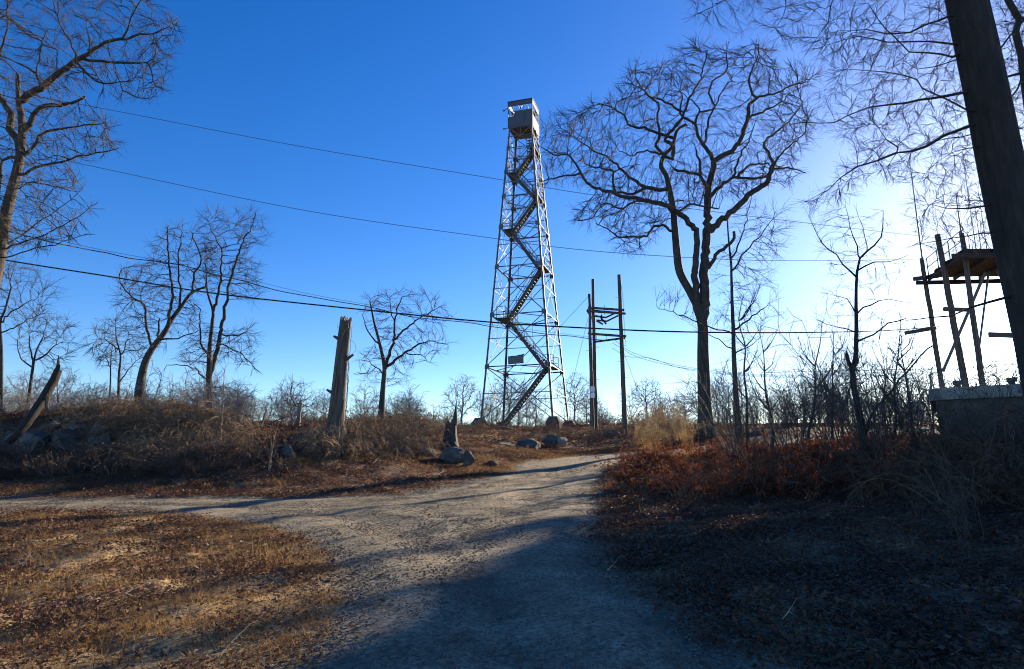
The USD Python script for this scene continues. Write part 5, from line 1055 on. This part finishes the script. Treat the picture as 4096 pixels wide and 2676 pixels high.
SP = [(2990, 1800, 22, 1180, 'leftmost thin sapling of the thicket, close to the slim tree'), (3090, 1800, 20, 1330, 'sapling bent over in the middle of the thicket'), (3230, 1820, 19, 1290, 'straight sapling left of the crooked tree'), (3330, 1830, 18, 1340, 'thin sapling just left of the crooked tree trunk'), (3560, 1800, 19, 1270, 'sapling right of the crooked tree'), (3660, 1790, 18.5, 1330, 'sapling nearest the blockhouse corner')]
for k, (px, by_, Y, ty, lab) in enumerate(SP):
    g = np.random.default_rng(800 + k); dx = g.uniform(-60, 60); n = 5
    main = [(px + dx * t + g.normal() * 6, by_ + (ty - by_) * t) for t in np.linspace(0, 1, 7)]
    lm = [(main, 7, 1.2)]
    for j_ in range(8):
        t = g.uniform(.3, .9); i_ = int(t * 6); b = main[i_]; s_ = g.choice([-1, 1]); L_ = (by_ - ty) * g.uniform(.15, .35) * (1.1 - t * .5)
        lm.append(([b, (b[0] + s_ * L_ * .35, b[1] - L_ * .4), (b[0] + s_ * L_ * .6, b[1] - L_)], 3, .8))
    tree('sapling', lab, Y, lm, [], 810 + k, cat='sapling', tip=.004, twigs=420, twig_len=.45, bark='twig', extra_twig_thr=.03, spread=.8)
# laurel bush and grey saplings on the left bank
lb0 = to_ground(1740, 1720, 29, .05); g = np.random.default_rng(41)
lw2, lv2 = shrub(41, 1.7, 11, .9, 1.3, 420, .12, r0=.012, leaf_w=.16)
lb = Thing('laurel_bush', 'straggly bush with pale green leaves behind the jagged stump', 'bush', lb0); lb.part('stems', (lw2[0] + lb0, lw2[1]), 'cane'); lb.part('leaves', (lv2[0] + lb0, lv2[1]), 'leaf_green')
lb0 = to_ground(1600, 1720, 28, .05); lw2, lv2 = shrub(43, 1.3, 9, 1.1, 1.2, 220, .12, r0=.011, leaf_w=.16)
lb = Thing('laurel_bush', 'lower leafy bush between the lone tree and the jagged stump', 'bush', lb0); lb.part('stems', (lw2[0] + lb0, lw2[1]), 'cane'); lb.part('leaves', (lv2[0] + lb0, lv2[1]), 'leaf_green')
for k, (pts, Y, lab) in enumerate([([(880, 1780), (885, 1700), (893, 1600), (897, 1480)], 20.5, 'thin pale sapling standing on the right slope of the mound'), ([(1080, 1845), (1090, 1790), (1100, 1735)], 18.5, 'short pale stick standing on the bank before the dark rock'), ([(1347, 1830), (1352, 1780), (1358, 1720)], 20.5, 'pale stick standing against the broken trunk'), ([(835, 1700), (845, 1600), (842, 1520), (850, 1440)], 33, 'thin stem in front of the twin stemmed tree')]):
    tree('pale_stem', lab, Y, [(pts, 4, 1.2)], [], 860 + k, cat='sapling', tip=.003, twigs=60, twig_len=.5, bark='cane', twig='cane', extra_twig_thr=.03)
# sticks on the ground
STK = [((1490, 1870), (1560, 1800), 18.8, 'pale forked stick leaning in the leaves below the brambles'), ((1750, 1905), (1790, 1880), 17.8, 'curled pale stick on the sunlit leaves'), ((430, 2420), (560, 2390), 7.2, 'long pale stalk lying in the foreground grass'), ((880, 2640), (960, 2600), 5.2, 'crossed stalks at the bottom edge of the grass'), ((3130, 2505), (3190, 2495), 6.2, 'pale bark scrap on the shaded leaves'), ((2430, 2290), (2470, 2284), 9.0, 'small pale chip on the shaded road'), ((760, 1870), (815, 1935), 17.6, 'pale stick slanting down beside the road')]
for k, (a, b, Y, lab) in enumerate(STK):
    ga = march([a[0], (a[0] + b[0]) / 2, b[0]], [a[1], (a[1] + b[1]) / 2, b[1]]); zz = height(ga[:, 0], ga[:, 1]); p3 = np.column_stack([ga, zz + .03]); p3[1, 2] += .05
    r = .008 * Y / 14 + .003; sk = Thing('fallen_stick', lab, 'stick', p3[0]); sk.part('stick', polytube(catmull(p3, .15), np.linspace(r, r * .5, len(catmull(p3, .15))), 5), 'torn_wood', smooth=True)
    d = unit(p3[2] - p3[0]); q_ = p3[1]; sk.part('side_twig', polytube([q_, q_ + d * .15 + [0, .1, .06], q_ + d * .3 + [0, .16, .05]], [r * .6, r * .4, r * .2], 4), 'torn_wood')
print('done', round(time.time() - T0, 1))
